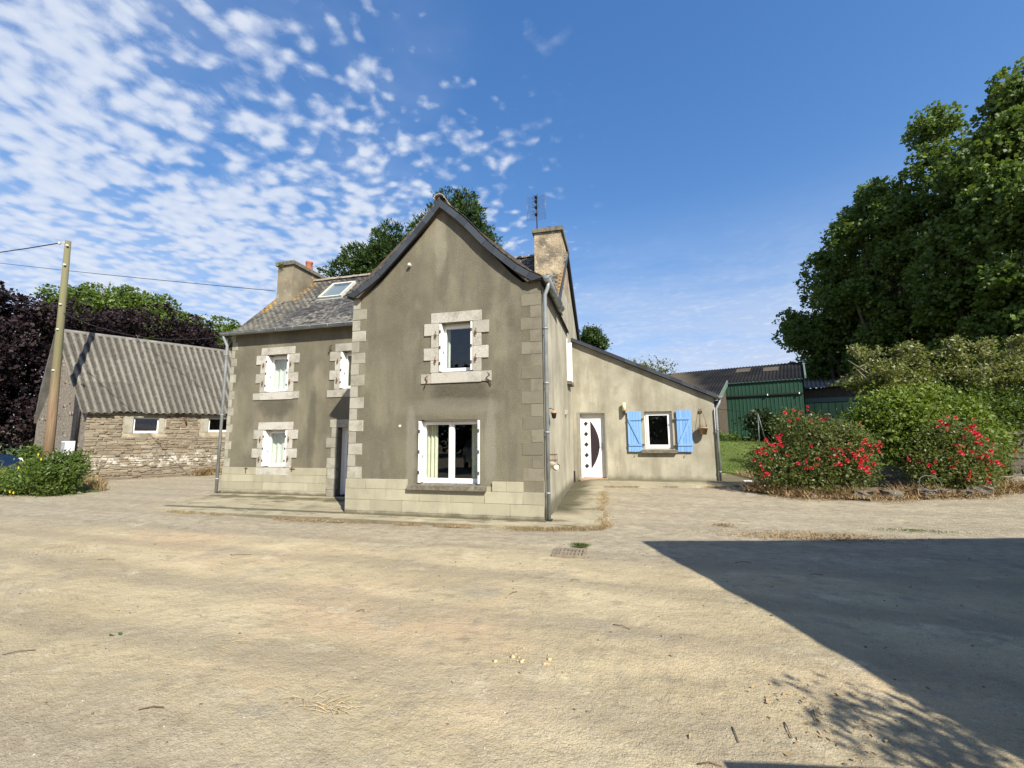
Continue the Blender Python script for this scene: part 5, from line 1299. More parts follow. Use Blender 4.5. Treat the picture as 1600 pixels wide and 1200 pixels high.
def tree(name, base, blobs, m, n, size, label, cat='tree', group=None, r0=.25, clump=.6, per=45, bark='bark', shell=(.55, 1.03), aspect=.7, trunk=True, leafblobs=None, **kw):
    t = thing(name, label, cat, base, group)
    P, Dd = blobs_pts(leafblobs or blobs, n, clump, per, shell)
    V, F = leaf_mesh(P, size, aspect=aspect, dirs=Dd if kw.get('outward') else None, jit=.4)
    npmesh('crown' if cat == 'tree' else 'foliage', V, F, m, t)
    if trunk:
        mb = MB(); top = max(blobs, key=lambda b: b[2]); tp = Vector(top[:3]); bs = Vector(base)
        mb.tube([bs - Vector((0, 0, .3)), bs.lerp(tp, .3) + Vector((random.uniform(-.3, .3), random.uniform(-.3, .3), 0)), bs.lerp(tp, .7), tp], [r0, r0 * .8, r0 * .5, r0 * .15], 10)
        limbs(mb, base, blobs, r0); mb.build('trunk' if cat == 'tree' else 'stem', bark, t)
    return t

# tall poplars at right
def poplar_blobs(x, y, zb, zt, w, seed, k=10):
    r = random.Random(seed); out = []
    for i in range(k):
        f = i / (k - 1); z = zb + (zt - zb) * (f * .88 + .03); ww = w * math.sin(math.pi * (.22 + .70 * f)) ** .7
        for j in range(3 if f < .85 else 1):
            a = r.uniform(0, 6.28); q = ww * r.uniform(.35, .65) if f < .85 else 0
            out.append((x + math.cos(a) * q, y + math.sin(a) * q, z + r.uniform(-.6, .6), ww * r.uniform(.42, .62), ww * r.uniform(.42, .62), (zt - zb) / k * r.uniform(.9, 1.3)))
    return out
GP_ = 'tall broadleaf trees in a row at the right'
for i, (x, y, zb, zt, w, n, lab) in enumerate((
        (15.6, 34.2, 6.4, 14.9, 3.7, 60000, 'leftmost and lowest of the tall dark green trees on the right, beside the grey barn'),
        (17.4, 31.0, 6.0, 18.6, 3.9, 72000, 'second tall green tree from the left in the right-hand row, stepped crown'),
        (18.2, 27.0, 5.2, 19.2, 3.5, 66000, 'tall green tree with a pointed twin-tufted top in the middle of the right-hand row'),
        (18.9, 23.2, 5.2, 18.9, 3.0, 60000, 'tall tree at the right edge whose top tuft is the highest in the picture'),
        (21.6, 21.0, 5.2, 19.5, 3.2, 36000, 'tall green tree just cut off by the right edge of the picture'))):
    pb = poplar_blobs(x, y, zb, zt, w, 40 + i)
    tree('tall_tree', (x, y, .8), pb, 'leaf_poplar', n, .185, lab, group=GP_, r0=.33, clump=.17, per=9, shell=(.78, 1.0), aspect=.85, leafblobs=lobes(pb, 9, .55, 1.05, 70 + i))
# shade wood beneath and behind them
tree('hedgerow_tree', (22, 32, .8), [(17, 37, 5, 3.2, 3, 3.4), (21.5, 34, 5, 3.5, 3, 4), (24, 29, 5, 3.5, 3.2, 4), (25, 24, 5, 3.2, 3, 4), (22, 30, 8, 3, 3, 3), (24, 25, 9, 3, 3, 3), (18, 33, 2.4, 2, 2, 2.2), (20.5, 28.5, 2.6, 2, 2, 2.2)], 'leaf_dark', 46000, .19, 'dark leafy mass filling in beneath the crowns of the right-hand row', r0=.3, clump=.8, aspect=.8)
# copper beech and green trees at left
tree('copper_beech', (-31, 16.5, 0), [(-32.2, 15.5, 5.2, 3.6, 3.6, 4.2), (-31.5, 18, 6.2, 3.8, 3.6, 3.9), (-34, 14, 5, 3.4, 3.2, 4.2), (-29.5, 20.6, 6.6, 3.2, 3.2, 3.8), (-33.5, 13.5, 2.6, 3, 2.5, 2.5), (-37, 13.5, 4.6, 3.5, 3.2, 4.4)], 'leaf_beech', 90000, .17, 'large dark purple copper beech behind the utility pole and the barn gable', r0=.5, clump=.2, per=10, shell=(.75, 1.0), aspect=.8, leafblobs=lobes([(-32.2, 15.5, 6.6, 3.6, 3.6, 4.3), (-31.5, 18, 7.2, 3.8, 3.6, 3.9), (-34, 14, 6.2, 3.4, 3.2, 4.4), (-33, 15, 2.5, 3.2, 3, 3), (-29.5, 20.6, 7.4, 3.2, 3.2, 3.8), (-33.5, 13.5, 2.6, 3, 2.5, 2.5), (-37, 13.5, 5.0, 3.5, 3.2, 4.6)], 30, .7, 1.3, 5))
tree('copper_beech', (-27.5, 24.5, 0), [(-28.6, 22.6, 6.0, 2.6, 2.6, 3.2), (-27.3, 24.3, 5.0, 2.0, 2.2, 2.8), (-30.0, 24.6, 6.2, 2.8, 3, 3.3)], 'leaf_beech', 42000, .17, 'purple-leaved tree rising behind the middle of the barn roof', r0=.4, clump=.2, per=10, shell=(.75, 1.0), aspect=.8, leafblobs=lobes([(-28.8, 22.4, 6.5, 2.5, 2.5, 3.0), (-27.6, 23.9, 4.9, 1.9, 2.1, 2.6), (-30.0, 24.2, 6.4, 2.6, 2.8, 3.2)], 32, .6, 1.1, 8))
tree('broadleaf_tree', (-41, 25, 0), [(-43, 22.6, 11.6, 3.0, 3.0, 3.4), (-41.6, 25.2, 12.9, 2.6, 2.6, 2.6), (-40, 27, 11.8, 2.6, 2.6, 3.0), (-38.6, 29, 10.8, 2.3, 2.3, 3)], 'leaf_bright', 42000, .22, 'bright green tree showing above the purple beech', r0=.5, clump=.25, per=10, shell=(.75, 1.0), aspect=.75, leafblobs=lobes([(-42.6, 23.4, 11.2, 2.2, 2.2, 2.8), (-41.6, 25.2, 12.6, 2.6, 2.6, 2.8), (-40, 27, 11.6, 2.6, 2.6, 3.0), (-38.6, 29, 10.4, 2.3, 2.3, 3)], 26, .7, 1.3, 9))
tree('broadleaf_tree', (-35.5, 32, 0), [(-35.9, 31.0, 9.8, 3.4, 3.2, 4.0), (-33.6, 31.8, 9.0, 2.8, 3, 4.4), (-37.5, 31.0, 9.6, 3, 3, 4), (-32, 33.0, 7.5, 3, 3, 4)], 'leaf_bright', 42000, .22, 'light green tree filling the gap between the barn roof and the farmhouse', r0=.4, clump=.25, per=10, shell=(.75, 1.0), aspect=.75, leafblobs=lobes([(-35.9, 31.0, 9.6, 3.2, 3.2, 4.0), (-33.6, 31.8, 8.9, 2.8, 3, 4.4), (-37.5, 31.0, 9.2, 3, 3, 4), (-32, 33.0, 7.5, 3, 3, 4)], 30, .7, 1.3, 10))
# dark cypress behind the house
cy = [(-13.6, 22.0, 12.8, 1.7, 1.6, 2.4), (-15.0, 21.2, 11.4, 1.6, 1.5, 2.0), (-9.6, 24.2, 15.2, 1.2, 1.2, 2.6), (-8.4, 24.8, 13.6, 1.3, 1.3, 2.4), (-13.2, 22.2, 12.2, 1.6, 1.5, 2.4), (-14.4, 21.6, 11.0, 1.6, 1.5, 2.2), (-8.9, 24.6, 14.2, 1.2, 1.2, 2.6), (-11.6, 23.2, 13.2, 1.6, 1.5, 2.6), (-10.0, 24.0, 14.8, 1.6, 1.6, 3.6), (-9.0, 24.6, 12.3, 1.8, 1.8, 3.2), (-10.9, 23.6, 11.8, 1.9, 1.9, 3.4), (-12.4, 22.8, 11.0, 1.9, 1.9, 3.0), (-13.8, 22.0, 10.5, 1.7, 1.7, 2.7), (-15.2, 21.0, 9.6, 1.5, 1.5, 2.2), (-8.4, 24.8, 10.6, 1.5, 1.5, 3), (-12, 23.2, 8, 3, 2.4, 4), (-9.5, 24.4, 8, 2.6, 2.4, 4)]
tree('cypress_tree', (-11, 23.5, 0), cy, 'leaf_cypress', 120000, .20, 'dark green cypress rising behind the farmhouse roof ridge', r0=.4, clump=.2, per=14, shell=(.7, 1.05), aspect=.35, outward=True, leafblobs=lobes(cy, 14, .55, 1.0, 11))
tree('pine_tree', (-2.0, 40, 0), [(-2.1, 40, 11.0, .95, .95, .9), (-1.5, 40, 10.3, .9, .9, .7), (-2.9, 40, 10.4, .7, .7, .7)], 'leaf_cypress', 7000, .24, 'small dark round-headed tree beyond the house, right of the side gable', r0=.2, clump=.35, per=30, aspect=.5)
tree('sparse_tree', (1.6, 24, 0), [(1.0, 24, 5.35, .8, .6, .35), (2.1, 23.9, 5.25, .9, .6, .38), (1.6, 24, 4.7, 1, .8, .6)], 'leaf_cherry', 1500, .15, 'thin-leaved tree top peeping over the lean-to roof', r0=.08, clump=.4, per=14, aspect=.5)

# shrubs behind the roses
def branchy(name, base, tips, m, label, leafn, size, r0=.06, bark='bark_pale', cat='shrub', aspect=.5, group=None):
    """open shrub: arching branches with leaves strung along them"""
    t = thing(name, label, cat, base, group); mb = MB(); pts = []
    B = Vector(base)
    for tp in tips:
        tp = Vector(tp); m1 = B.lerp(tp, .45) + Vector((random.uniform(-.2, .2), random.uniform(-.2, .2), (tp.z - B.z) * .22)); path = [B, B.lerp(m1, .5) + Vector((random.uniform(-.1, .1), 0, .1)), m1, m1.lerp(tp, .5) + Vector((0, 0, .12)), tp]
        mb.tube(path, [r0, r0 * .8, r0 * .55, r0 * .35, r0 * .1], 6)
        for _ in range(9):
            f = random.uniform(.4, 1); k = min(3, int(f * 4)); st = path[k].lerp(path[k + 1], f * 4 - k); en = st + Vector((random.uniform(-1, 1) * .6, random.uniform(-1, 1) * .6, random.uniform(-.15, .4)))
            mb.tube([st, st.lerp(en, .5) + Vector((0, 0, .06)), en], [r0 * .25, r0 * .18, r0 * .06], 4)
            for q in np.linspace(.15, 1.05, 7): pts.append(st.lerp(en, q))
    mb.build('branches', bark, t)
    P = np.array([tuple(p) for p in pts]); P = np.repeat(P, max(1, leafn // len(P)), 0) + rng.normal(size=(len(P) * max(1, leafn // len(P)), 3)) * np.array([.10, .10, .06])
    V, F = leaf_mesh(P, size, spread_up=-.1, aspect=aspect); npmesh('foliage', V, F, m, t); return t
branchy('open_shrub', (8.8, 15.2, .3), [(7.0, 14.8, 3.9), (7.4, 15.4, 4.45), (8.1, 14.8, 4.2), (8.8, 15.4, 4.1), (7.3, 15.2, 3.2), (7.1, 14.6, 3.6), (9.2, 15.4, 3.7), (7.6, 14.4, 3.4), (8.8, 14.6, 3.3), (7.5, 14.5, 2.9), (9.8, 15, 3.6)], 'leaf_cherry', 'airy olive-green shrub with arching branches behind the roses, nearest the grey barn', 15000, .10)
branchy('open_shrub', (11.4, 15.6, .3), [(9.8, 15.2, 4.3), (10.6, 15.6, 4.5), (11.4, 15.2, 4.4), (12.4, 15.8, 4.4), (10.2, 14.8, 3.7), (11.8, 15.0, 3.7), (12.8, 15.2, 3.6), (9.6, 15.0, 3.4), (12.2, 14.8, 3.0), (13.4, 16, 3.9)], 'leaf_cherry', 'airy shrub with drooping sprays reaching the right edge of the picture', 14000, .10)
tree('laurel_bush', (8.3, 13.9, .2), [(6.95, 13.9, 1.7, .6, .6, .65), (7.4, 13.8, 2.15, .8, .6, .7), (8.2, 14.0, 2.25, .8, .6, .75), (9.0, 14.2, 2.0, .75, .6, .7), (7.7, 13.4, 1.4, .9, .5, .8), (9.3, 14.0, 1.4, .7, .6, .7)], 'leaf_laurel', 21000, .10, 'bright green leafy bush between and behind the two rose bushes', 'bush', r0=.05, clump=.26, per=22, aspect=.6, shell=(.5, 1.05))
tree('leafy_bush', (9.6, 15.0, .2), [(9.8, 14.8, 2.1, 1.0, .7, .9), (10.8, 15.1, 2.0, 1.0, .8, .8), (9.0, 15.0, 2.5, .9, .7, .7), (11.8, 15.6, 1.9, 1.0, .8, .8)], 'leaf_weed', 19000, .095, 'mid green bush behind the right rose bush, left of the stone pillar', 'bush', r0=.05, clump=.28, per=22, aspect=.55)
tree('leafy_bush', (12.6, 16.2, .3), [(12.2, 16.0, 1.9, .9, .7, .6), (13.4, 16.4, 2.0, .9, .7, .7)], 'leaf_yellowish', 6000, .13, 'yellow-green bush above the stone pillar at the right edge', 'bush', r0=.05, clump=.28, per=22, aspect=.45)
tree('leafy_bush', (7.4, 23.4, 1.2), [(7.1, 23.2, 2.0, .75, .6, .85), (8.0, 22.8, 1.9, .8, .6, .9), (8.9, 22.4, 1.8, .7, .6, .7)], 'leaf_dark', 8000, .14, 'dark round bush before the green shed, behind the swing frame', 'bush', r0=.05, clump=.25, per=24, aspect=.55)
tree('leafy_bush', (5.0, 23.5, 1.0), [(4.7, 23.6, 1.45, .9, .4, .35), (5.6, 23.3, 1.4, .7, .4, .28)], 'leaf_weed', 2500, .12, 'low green weeds along the foot of the shed wall by the lawn', 'bush', r0=.03, clump=.2, per=24, aspect=.3)

# roses
def blossom_mesh():
    m2 = MB()
    for ring, (r, h, n) in enumerate(((.050, .012, 5), (.032, .028, 5), (.014, .036, 3))):
        for k in range(n):
            a = 2 * math.pi * k / n + ring * .5; c_, s_ = math.cos(a), math.sin(a); t = Vector((-s_, c_, 0)) * r * .75; o = Vector((c_, s_, 0)) * r
            m2.add([(0, 0, 0), o * .7 + t + Vector((0, 0, h)), o * 1.1 + Vector((0, 0, h * 1.3)), o * .7 - t + Vector((0, 0, h))], [(0, 1, 2, 3)])
    me = bpy.data.meshes.new('rose_blossom'); me.from_pydata(m2.v, [], m2.f); me.materials.append(MAT['petal_red']); return me
BLO = blossom_mesh()
def rose_bush(base, blobs, n, nflow, label, heads):
    t = thing('rose_bush', label, 'rose bush', base, 'red rose bushes in the bed at the right')
    P, Dd = blobs_pts(blobs, n, .19, 16, (.35, 1.05)); V, F = leaf_mesh(P, .068, aspect=.55, jit=.4); npmesh('foliage', V, F, 'leaf_rose', t)
    mb = MB()
    for _ in range(46):
        b = random.choice(blobs); d = Vector(rng.normal(size=3)); d.z = abs(d.z) * .8; d.normalize(); e = Vector(b[:3]) + Vector((d.x * b[3], d.y * b[4], d.z * b[5])) * 1.02
        s0 = Vector(base) + Vector((random.uniform(-.6, .6), random.uniform(-.25, .25), 0)); mb.tube([s0, s0.lerp(e, .5) + Vector((0, 0, .25)), e], [.012, .009, .004], 5)
    mb.build('stems', 'twig', t)
    cnt = 0
    while cnt < nflow:
        if heads and random.random() < .6: hx, hy, hzv = random.choice(heads); c = Vector((hx, hy, hzv)) + Vector(rng.normal(size=3)) * .09
        else:
            b = random.choice(blobs); d = Vector(rng.normal(size=3)); d.y = -abs(d.y); d.z = abs(d.z) * .6 - .15; d.normalize(); c = Vector(b[:3]) + Vector((d.x * b[3], d.y * b[4], d.z * b[5])) * 1.06
        for _ in range(random.randint(1, 6)):
            o = link('blossom', BLO, t); q = c + Vector(rng.normal(size=3)) * .085 - Vector(base); nrm = Vector((random.uniform(-.5, .5), -1, random.uniform(-.2, .9))).normalized()
            s_ = random.uniform(.55, 1.05); o.matrix_local = Matrix.Translation(q) @ nrm.to_track_quat('Z', 'Y').to_matrix().to_4x4() @ Matrix.Diagonal((s_, s_, s_, 1)); cnt += 1
            if cnt >= nflow: break
    return t
rb1 = [(4.9, 12.4, 1.1, 1.0, .6, .8), (3.95, 12.5, .95, .65, .5, .5), (5.7, 12.5, 1.05, .6, .55, .75), (4.6, 12.3, 1.75, .6, .45, .5), (5.0, 12.3, .55, 1.1, .55, .5), (5.5, 12.4, 1.55, .6, .45, .45), (4.3, 12.3, .6, .7, .5, .4)]
rose_bush((5, 12.5, .1), rb1, 24000, 120, 'large wide rose bush with scattered red blooms, left of the two, beside the lawn', [(4.55, 11.9, 2.05), (5.0, 11.95, 2.1), (3.6, 12.1, 1.2), (3.9, 12, 1.35), (4.1, 12, 1.55), (6.1, 11.9, 1.15), (5.95, 11.9, 1.0), (5.6, 11.85, .8), (5.7, 11.85, .95), (4.45, 11.85, 1.0), (4.0, 12.0, .55), (3.55, 12.1, .75), (5.3, 11.9, 1.6), (6.0, 11.95, 1.55), (5.9, 12, 1.4), (5.25, 11.9, 1.2), (4.5, 11.9, 1.35)])
rb2 = [(7.8, 12.9, 1.1, .7, .5, .6), (8.45, 13.1, 1.2, .7, .5, .6), (7.45, 12.8, .8, .4, .45, .5), (8.2, 12.9, .7, .8, .45, .5), (8.9, 13.2, .95, .45, .45, .5), (8.0, 12.9, 1.65, .5, .4, .4)]
rose_bush((8.1, 13.0, .1), rb2, 16000, 84, 'smaller rose bush with dense red clusters, right of the two, near the stone pillar', [(7.6, 12.35, 1.25), (7.75, 12.4, 1.5), (7.5, 12.35, 1.1), (8.4, 12.55, 1.4), (8.2, 12.5, 1.8), (7.9, 12.5, 1.85), (8.6, 12.6, 1.05), (8.3, 12.5, .8), (9.1, 12.8, 1.25), (9.0, 12.8, 1.3), (8.6, 12.6, .55), (7.2, 12.3, .8)])
# weed bush round the pole
wb = [(-17.6, 9.35, .55, .9, .5, .55), (-16.9, 9.5, .45, .5, .5, .55), (-18.5, 9.3, .32, .7, .5, .34), (-17.2, 9.7, .8, .5, .45, .5), (-19.5, 9.2, .22, .7, .5, .26)]
T_ = tree('weed_bush', (-17.6, 9.4, 0), wb, 'leaf_weed', 14000, .10, 'rounded green weed bush with yellow flowers round the foot of the utility pole', 'bush', r0=.03, clump=.2, per=26, aspect=.4)
fl = MB()
for (x, y, z) in [(-17.1, 8.95, 1.25), (-16.95, 8.95, 1.1), (-17.6, 8.8, .85)] + [(-18.0 + random.uniform(-.5, .5), 8.72, random.uniform(.12, .28)) for _ in range(9)]:
    fl = MB()
    for k in range(6):
        a = k * 1.047; o = Vector((math.cos(a), -.3, math.sin(a))) * .045; p_ = Vector((-math.sin(a), 0, math.cos(a))) * .024; c = Vector((x, y, z)); fl.add([c, c + o * .7 + p_, c + o, c + o * .7 - p_], [(0, 1, 2, 3)])
    fl.build('yellow_flower', 'petal_yellow', T_)
tree('grass_clump', (-20.2, 9.6, 0), [(-20.2, 9.5, .3, 1.0, .6, .32), (-21.6, 9.3, .3, 1.0, .6, .3), (-22.6, 9.6, .35, .9, .7, .35)], 'leaf_yellowish', 11000, .17, 'tall pale green grass and weeds at the left edge beside the weed bush', 'grass', r0=.02, clump=.3, per=26, aspect=.14, trunk=False)
tree('leafy_bush', (-24.2, 12.4, 0), [(-24.3, 12.45, .75, .4, .4, .6), (-24.0, 12.9, .7, .4, .4, .55)], 'leaf_weed', 2600, .14, 'reddish-green shrub between the blue car and the barn gable', 'bush', r0=.03, clump=.25, per=24, aspect=.4)
tree('hedge_bank', (-34, 13.5, 0), [(-31, 13.2, 1.2, 1.6, 1, 1.1), (-46, 20, 1.6, 4, 2, 1.5), (-38, 20.5, 1.8, 4, 2, 1.6), (-52, 17, 2, 4, 2, 2)], 'leaf_dark', 12000, .22, 'dark low growth under the purple beech behind the blue car', 'hedge', r0=.05, clump=.5, per=24, aspect=.5)
# trees behind the camera, mirrored in the window glass
tree('rear_trees', (-8, -22, 0), [(-14, -20, 4, 4, 2.5, 4), (-8, -22, 4.5, 4, 2.5, 4.5), (-2, -22, 4.2, 4, 2.5, 4.2), (4, -24, 4.5, 4, 2.5, 4.5), (-20, -17, 4, 4, 2.5, 4)], 'leaf_dark', 22000, .45, 'line of dark trees behind the camera, seen only reflected in the windows', r0=.4, clump=1.0, per=30, aspect=.8)
tree('elder_bush', (4.3, .5, 0), [(4.15, .62, 2.5, .5, .4, .4), (4.3, .4, 1.7, .6, .5, .7), (4.55, .8, 2.1, .5, .4, .4), (3.9, .42, 3.0, .3, .3, .25)], 'leaf_weed', 3600, .08, 'leafy elder beside the machinery shed, casting the dappled shadow', 'bush', r0=.03, clump=.2, per=18, aspect=.5)

# blades of grass
def blades(name, pts, h, w, m, kind='stuff', lean=.5, label=None, parent=None):
    n = len(pts); P = np.asarray(pts, float); a = rng.uniform(0, 2 * np.pi, n); u = np.stack([np.cos(a), np.sin(a), np.zeros(n)], 1); H = (h * rng.uniform(.5, 1.4, n))[:, None]; Wd = (w * rng.uniform(.6, 1.3, n))[:, None]
    l_ = rng.normal(size=(n, 3)) * lean; l_[:, 2] = 1; l_ /= np.linalg.norm(l_, axis=1)[:, None]
    tip = P + l_ * H; tip[:, 2] = np.maximum(tip[:, 2], P[:, 2] + .01); m_ = P + l_ * H * .5 + np.array([0, 0, .08]) * H
    V = np.stack([P - u * Wd, P + u * Wd, m_ + u * Wd * .6, tip, m_ - u * Wd * .6], 1).reshape(-1, 3); F = np.arange(5 * n).reshape(n, 5)
    o = npmesh(name, V, F, m, parent); return prop(o, label, kind=kind)
def scatter_line(pl, n, wid, zoff=.0):
    segs = list(zip(pl, pl[1:])); L = np.array([math.dist(a, b) for a, b in segs]); pr = L / L.sum(); idx = rng.choice(len(segs), n, p=pr); t = rng.random(n); out = []
    for i, tt in zip(idx, t):
        a, b = segs[i]; x = a[0] + (b[0] - a[0]) * tt + random.gauss(0, wid); y_ = a[1] + (b[1] - a[1]) * tt + random.gauss(0, wid); out.append((x, y_, tz(x, y_) + zoff))
    return out
# patchy fringe: keep where noise is high
def patchy(pts, f=1.6, thr=-.02, seed=5):
    P = np.array(pts); k = vnoise(P[:, 0] + 50, P[:, 1] + 50, f, seed) > thr; return P[k]
blades('dry_grass', patchy(scatter_line([(-11.2, 8.6), (-10.98, 7.9), (-9.6, 7.74), (-6.4, 7.56), (-5.2, 7.6)], 3600, .07, -.01), 1.6, -.08), .045, .005, 'blade_dry', lean=1.2, label='dry grass along the edge of the concrete')
blades('dry_grass', patchy(scatter_line([(-6.4, 7.56), (-3.8, 7.60), (-2.1, 7.68)], 2600, .025, -.01), 2.5, .03), .035, .005, 'dead_grass', lean=1.6)
blades('dry_grass', scatter_line([(-2.0, 7.72), (-1.36, 7.74), (-.9, 7.86), (-.36, 8.06), (-.30, 8.4)], 4200, .085, 0), .038, .005, 'blade_dry', lean=1.3)
blades('dry_grass', patchy(scatter_line([(-.34, 8.3), (-.38, 10.5), (-.42, 12.6)], 1900, .08, 0.02), 1.2, 0), .04, .006, 'blade_dry', lean=1.4)
blades('dry_grass', patchy(scatter_line([(-.4, 12.75), (1.6, 12.9), (3.2, 13.2), (3.3, 12.75)], 1800, .06, 0.0), 1.4, 0), .05, .006, 'blade_dry', lean=1.4)
blades('dry_grass', scatter_line([(3.4, 12.6), (4.2, 11.9), (5.6, 11.8), (8.0, 12.5), (10.6, 13.85), (12.6, 14.7)], 5000, .15, .04), .13, .007, 'dead_grass', lean=1.0)
blades('dead_stalks', patchy(scatter_line([(3.5, 12.65), (4.3, 12.0), (5.6, 11.95), (8.0, 12.65), (10.4, 13.9)], 5200, .14, .03), 1.5, -.12), .30, .007, 'dead_grass', lean=1.1, label='dead stalks and withered stems along the foot of the roses')
blades('fallen_litter', patchy(scatter_line([(3.0, 12.7), (4.1, 11.75), (5.6, 11.6), (8.0, 12.3), (10.8, 13.7)], 5200, .16, .0), 1.3, -.05), .05, .007, 'dead_grass', lean=2.5)
blades('dry_grass', scatter_line([(4.25, 16.2), (4.45, 15.2), (4.6, 14.4)], 3000, .15, .08), .12, .007, 'blade_dry', lean=.9)
lg = [(x, y_, tz(x, y_) + .03) for x, y_ in zip(rng.uniform(3.4, 12, 26000), rng.uniform(15.2, 24, 26000)) if x > 3.4 + max(0, 16.6 - y_) * .7]
blades('lawn_blades', lg, .06, .008, 'blade_green', lean=.7, label='short mown grass of the lawn')
blades('weed_tufts', patchy(scatter_line([(-5.8, 8.24), (-4, 8.24), (-1.5, 8.24)], 260, .02, 0), 2.4, .1), .06, .006, 'blade_dry', lean=.7)
blades('weed_tufts', [(-.60 + random.gauss(0, .06), 6.72 + random.gauss(0, .03), 0) for _ in range(380)], .05, .005, 'blade_green', lean=.8)
blades('weed_tufts', [(4.95 + random.gauss(0, .35), 8.9 + random.gauss(0, .06), 0) for _ in range(450)], .03, .005, 'blade_green', lean=1)
blades('fallen_litter', [(2.9 + random.gauss(0, .7), 8.05 + random.gauss(0, .12), -.01) for _ in range(1500)] + [(1.9 + random.gauss(0, .12), 8.8 + random.gauss(0, .05), -.01) for _ in range(250)] + [(3.4 + random.gauss(0, .5), 8.35 + random.gauss(0, .08), -.01) for _ in range(600)], .05, .006, 'dead_grass', lean=2.5)
blades('wall_weeds', scatter_line([(-16.6, 10.3), (-20.4, 12.3)], 700, .10) + scatter_line([(-18.7, 15.3), (-18.3, 16.0)], 900, .1), .3, .014, 'blade_dry', lean=.5)

# stones edging the flower bed, each a thing
def boulder(name, c, dims, rot, label, m='rock', cat='stone', group=None):
    bm = bmesh.new(); bmesh.ops.create_cube(bm, size=1); bmesh.ops.subdivide_edges(bm, edges=bm.edges[:], cuts=2, use_grid_fill=True)
    for v in bm.verts: v.co = v.co * (1 - .10 * (v.co.length - .5)) + Vector(rng.uniform(-.09, .09, 3))
    me = bpy.data.meshes.new(name); bm.to_mesh(me); bm.free(); me.materials.append(MAT[m]); o = link(name, me)
    o.matrix_world = Matrix.Translation(c) @ Matrix.Rotation(rot, 4, 'Z') @ Matrix.Diagonal((*dims, 1)); return prop(o, label, cat, group)
G3 = 'stones edging the rose bed'
for c, d_, r_, lab in (((10.05, 14.05, .36), (.75, .45, .28), .3, 'squared pale block of stone lying at the foot of the shade-coloured pillar'), ((7.0, 12.15, .26), (.36, .30, .17), .5, 'flat pale slab in the bed edge, just left of the small hoop'), ((7.55, 12.4, .25), (.3, .26, .15), .2, 'low dark stone in the bed edge between the hoop and the right rose bush'),
                  ((8.35, 12.65, .28), (.42, .34, .24), -.2, 'tan angular rock under the right rose bush'), ((6.25, 11.95, .22), (.34, .3, .2), .1, 'brown rock half buried left of the pale slab'), ((5.6, 11.85, .22), (.36, .34, .2), -.3, 'low brown rock under the left rose bush'), ((8.0, 12.45, .24), (.35, .25, .12), .8, 'small white-topped stone beside the tan rock'), ((4.6, 11.9, .16), (.4, .3, .14), .4, 'low stone at the left end of the bed edge')):
    boulder('edging_stone', c, d_, r_, lab, group=G3)
hoop = MB(); pts = [Vector((7.05 + .21 * math.cos(a), 12.0 + .05 * math.sin(a), .50 + .17 * math.sin(a))) for a in np.linspace(0, 2 * math.pi, 25)]; hoop.tube(pts, .007, 6, cap=False)
prop(hoop.build('wire_hoop', 'steel_tube'), 'small thin metal hoop leaning in the flower bed between the rose bushes', 'hoop')
# stone pillar at the right edge
pil = thing('stone_pillar', 'thick rubble stone pillar, shade put into its colour, at the right edge of the picture', 'pillar', (11.3, 14.9, 0))
px0 = Vector((10.28, 14.35, 0)); pu = Vector((.95, .22, 0)).normalized(); pn = Vector((pu.y, -pu.x, 0))
MB().hexa([px0 + Vector((0, 0, -.1)), px0 + pu * 1.7 + Vector((0, 0, -.1)), px0 + pu * 1.7 + Vector((0, 0, 1.62)), px0 + Vector((0, 0, 1.62))], [px0 - pn * .7 + Vector((0, 0, -.1)), px0 + pu * 1.7 - pn * .7 + Vector((0, 0, -.1)), px0 + pu * 1.7 - pn * .7 + Vector((0, 0, 1.62)), px0 - pn * .7 + Vector((0, 0, 1.62))]).build('core', 'mortar', pil)
for c, R, d_ in rubble(px0, pu, pn, 1.7, lambda x: 1.55, [], hmin=.12, hmax=.24, wmin=.2, wmax=.5): block('stone', c, d_, 'shaded_rock', pil, R, 'rough')
for c, R, d_ in rubble(px0, pn * -1, pu * -1, .7, lambda x: 1.55, [], hmin=.12, hmax=.24, wmin=.2, wmax=.4): block('stone', c, d_, 'shaded_rock', pil, R, 'rough')
block('cap_stone', px0 + pu * .8 - pn * .33 + Vector((0, 0, 1.66)), (1.8, .85, .13), 'shaded_rock', pil, Matrix((pu, -pn, Vector((0, 0, 1)))).transposed(), 'rough')

# drain grate in the yard
gr = thing('drain_grate', 'square rusty iron drain cover set in the dusty yard before the house corner', 'drain cover', (-.74, 6.33, -.01))
MB().box(-.97, 6.12, -.045, -.50, 6.16, .008).box(-.97, 6.50, -.045, -.50, 6.54, .008).box(-.97, 6.16, -.045, -.93, 6.50, .008).box(-.54, 6.16, -.045, -.50, 6.50, .008).build('frame', 'grate_iron', gr)
for i in range(7): MB().box(-.92 + i * .055, 6.16, -.04, -.895 + i * .055, 6.50, .004).build('bar', 'grate_iron', gr)
MB().box(-.93, 6.315, -.035, -.54, 6.345, .006).build('cross_bar', 'grate_iron', gr)

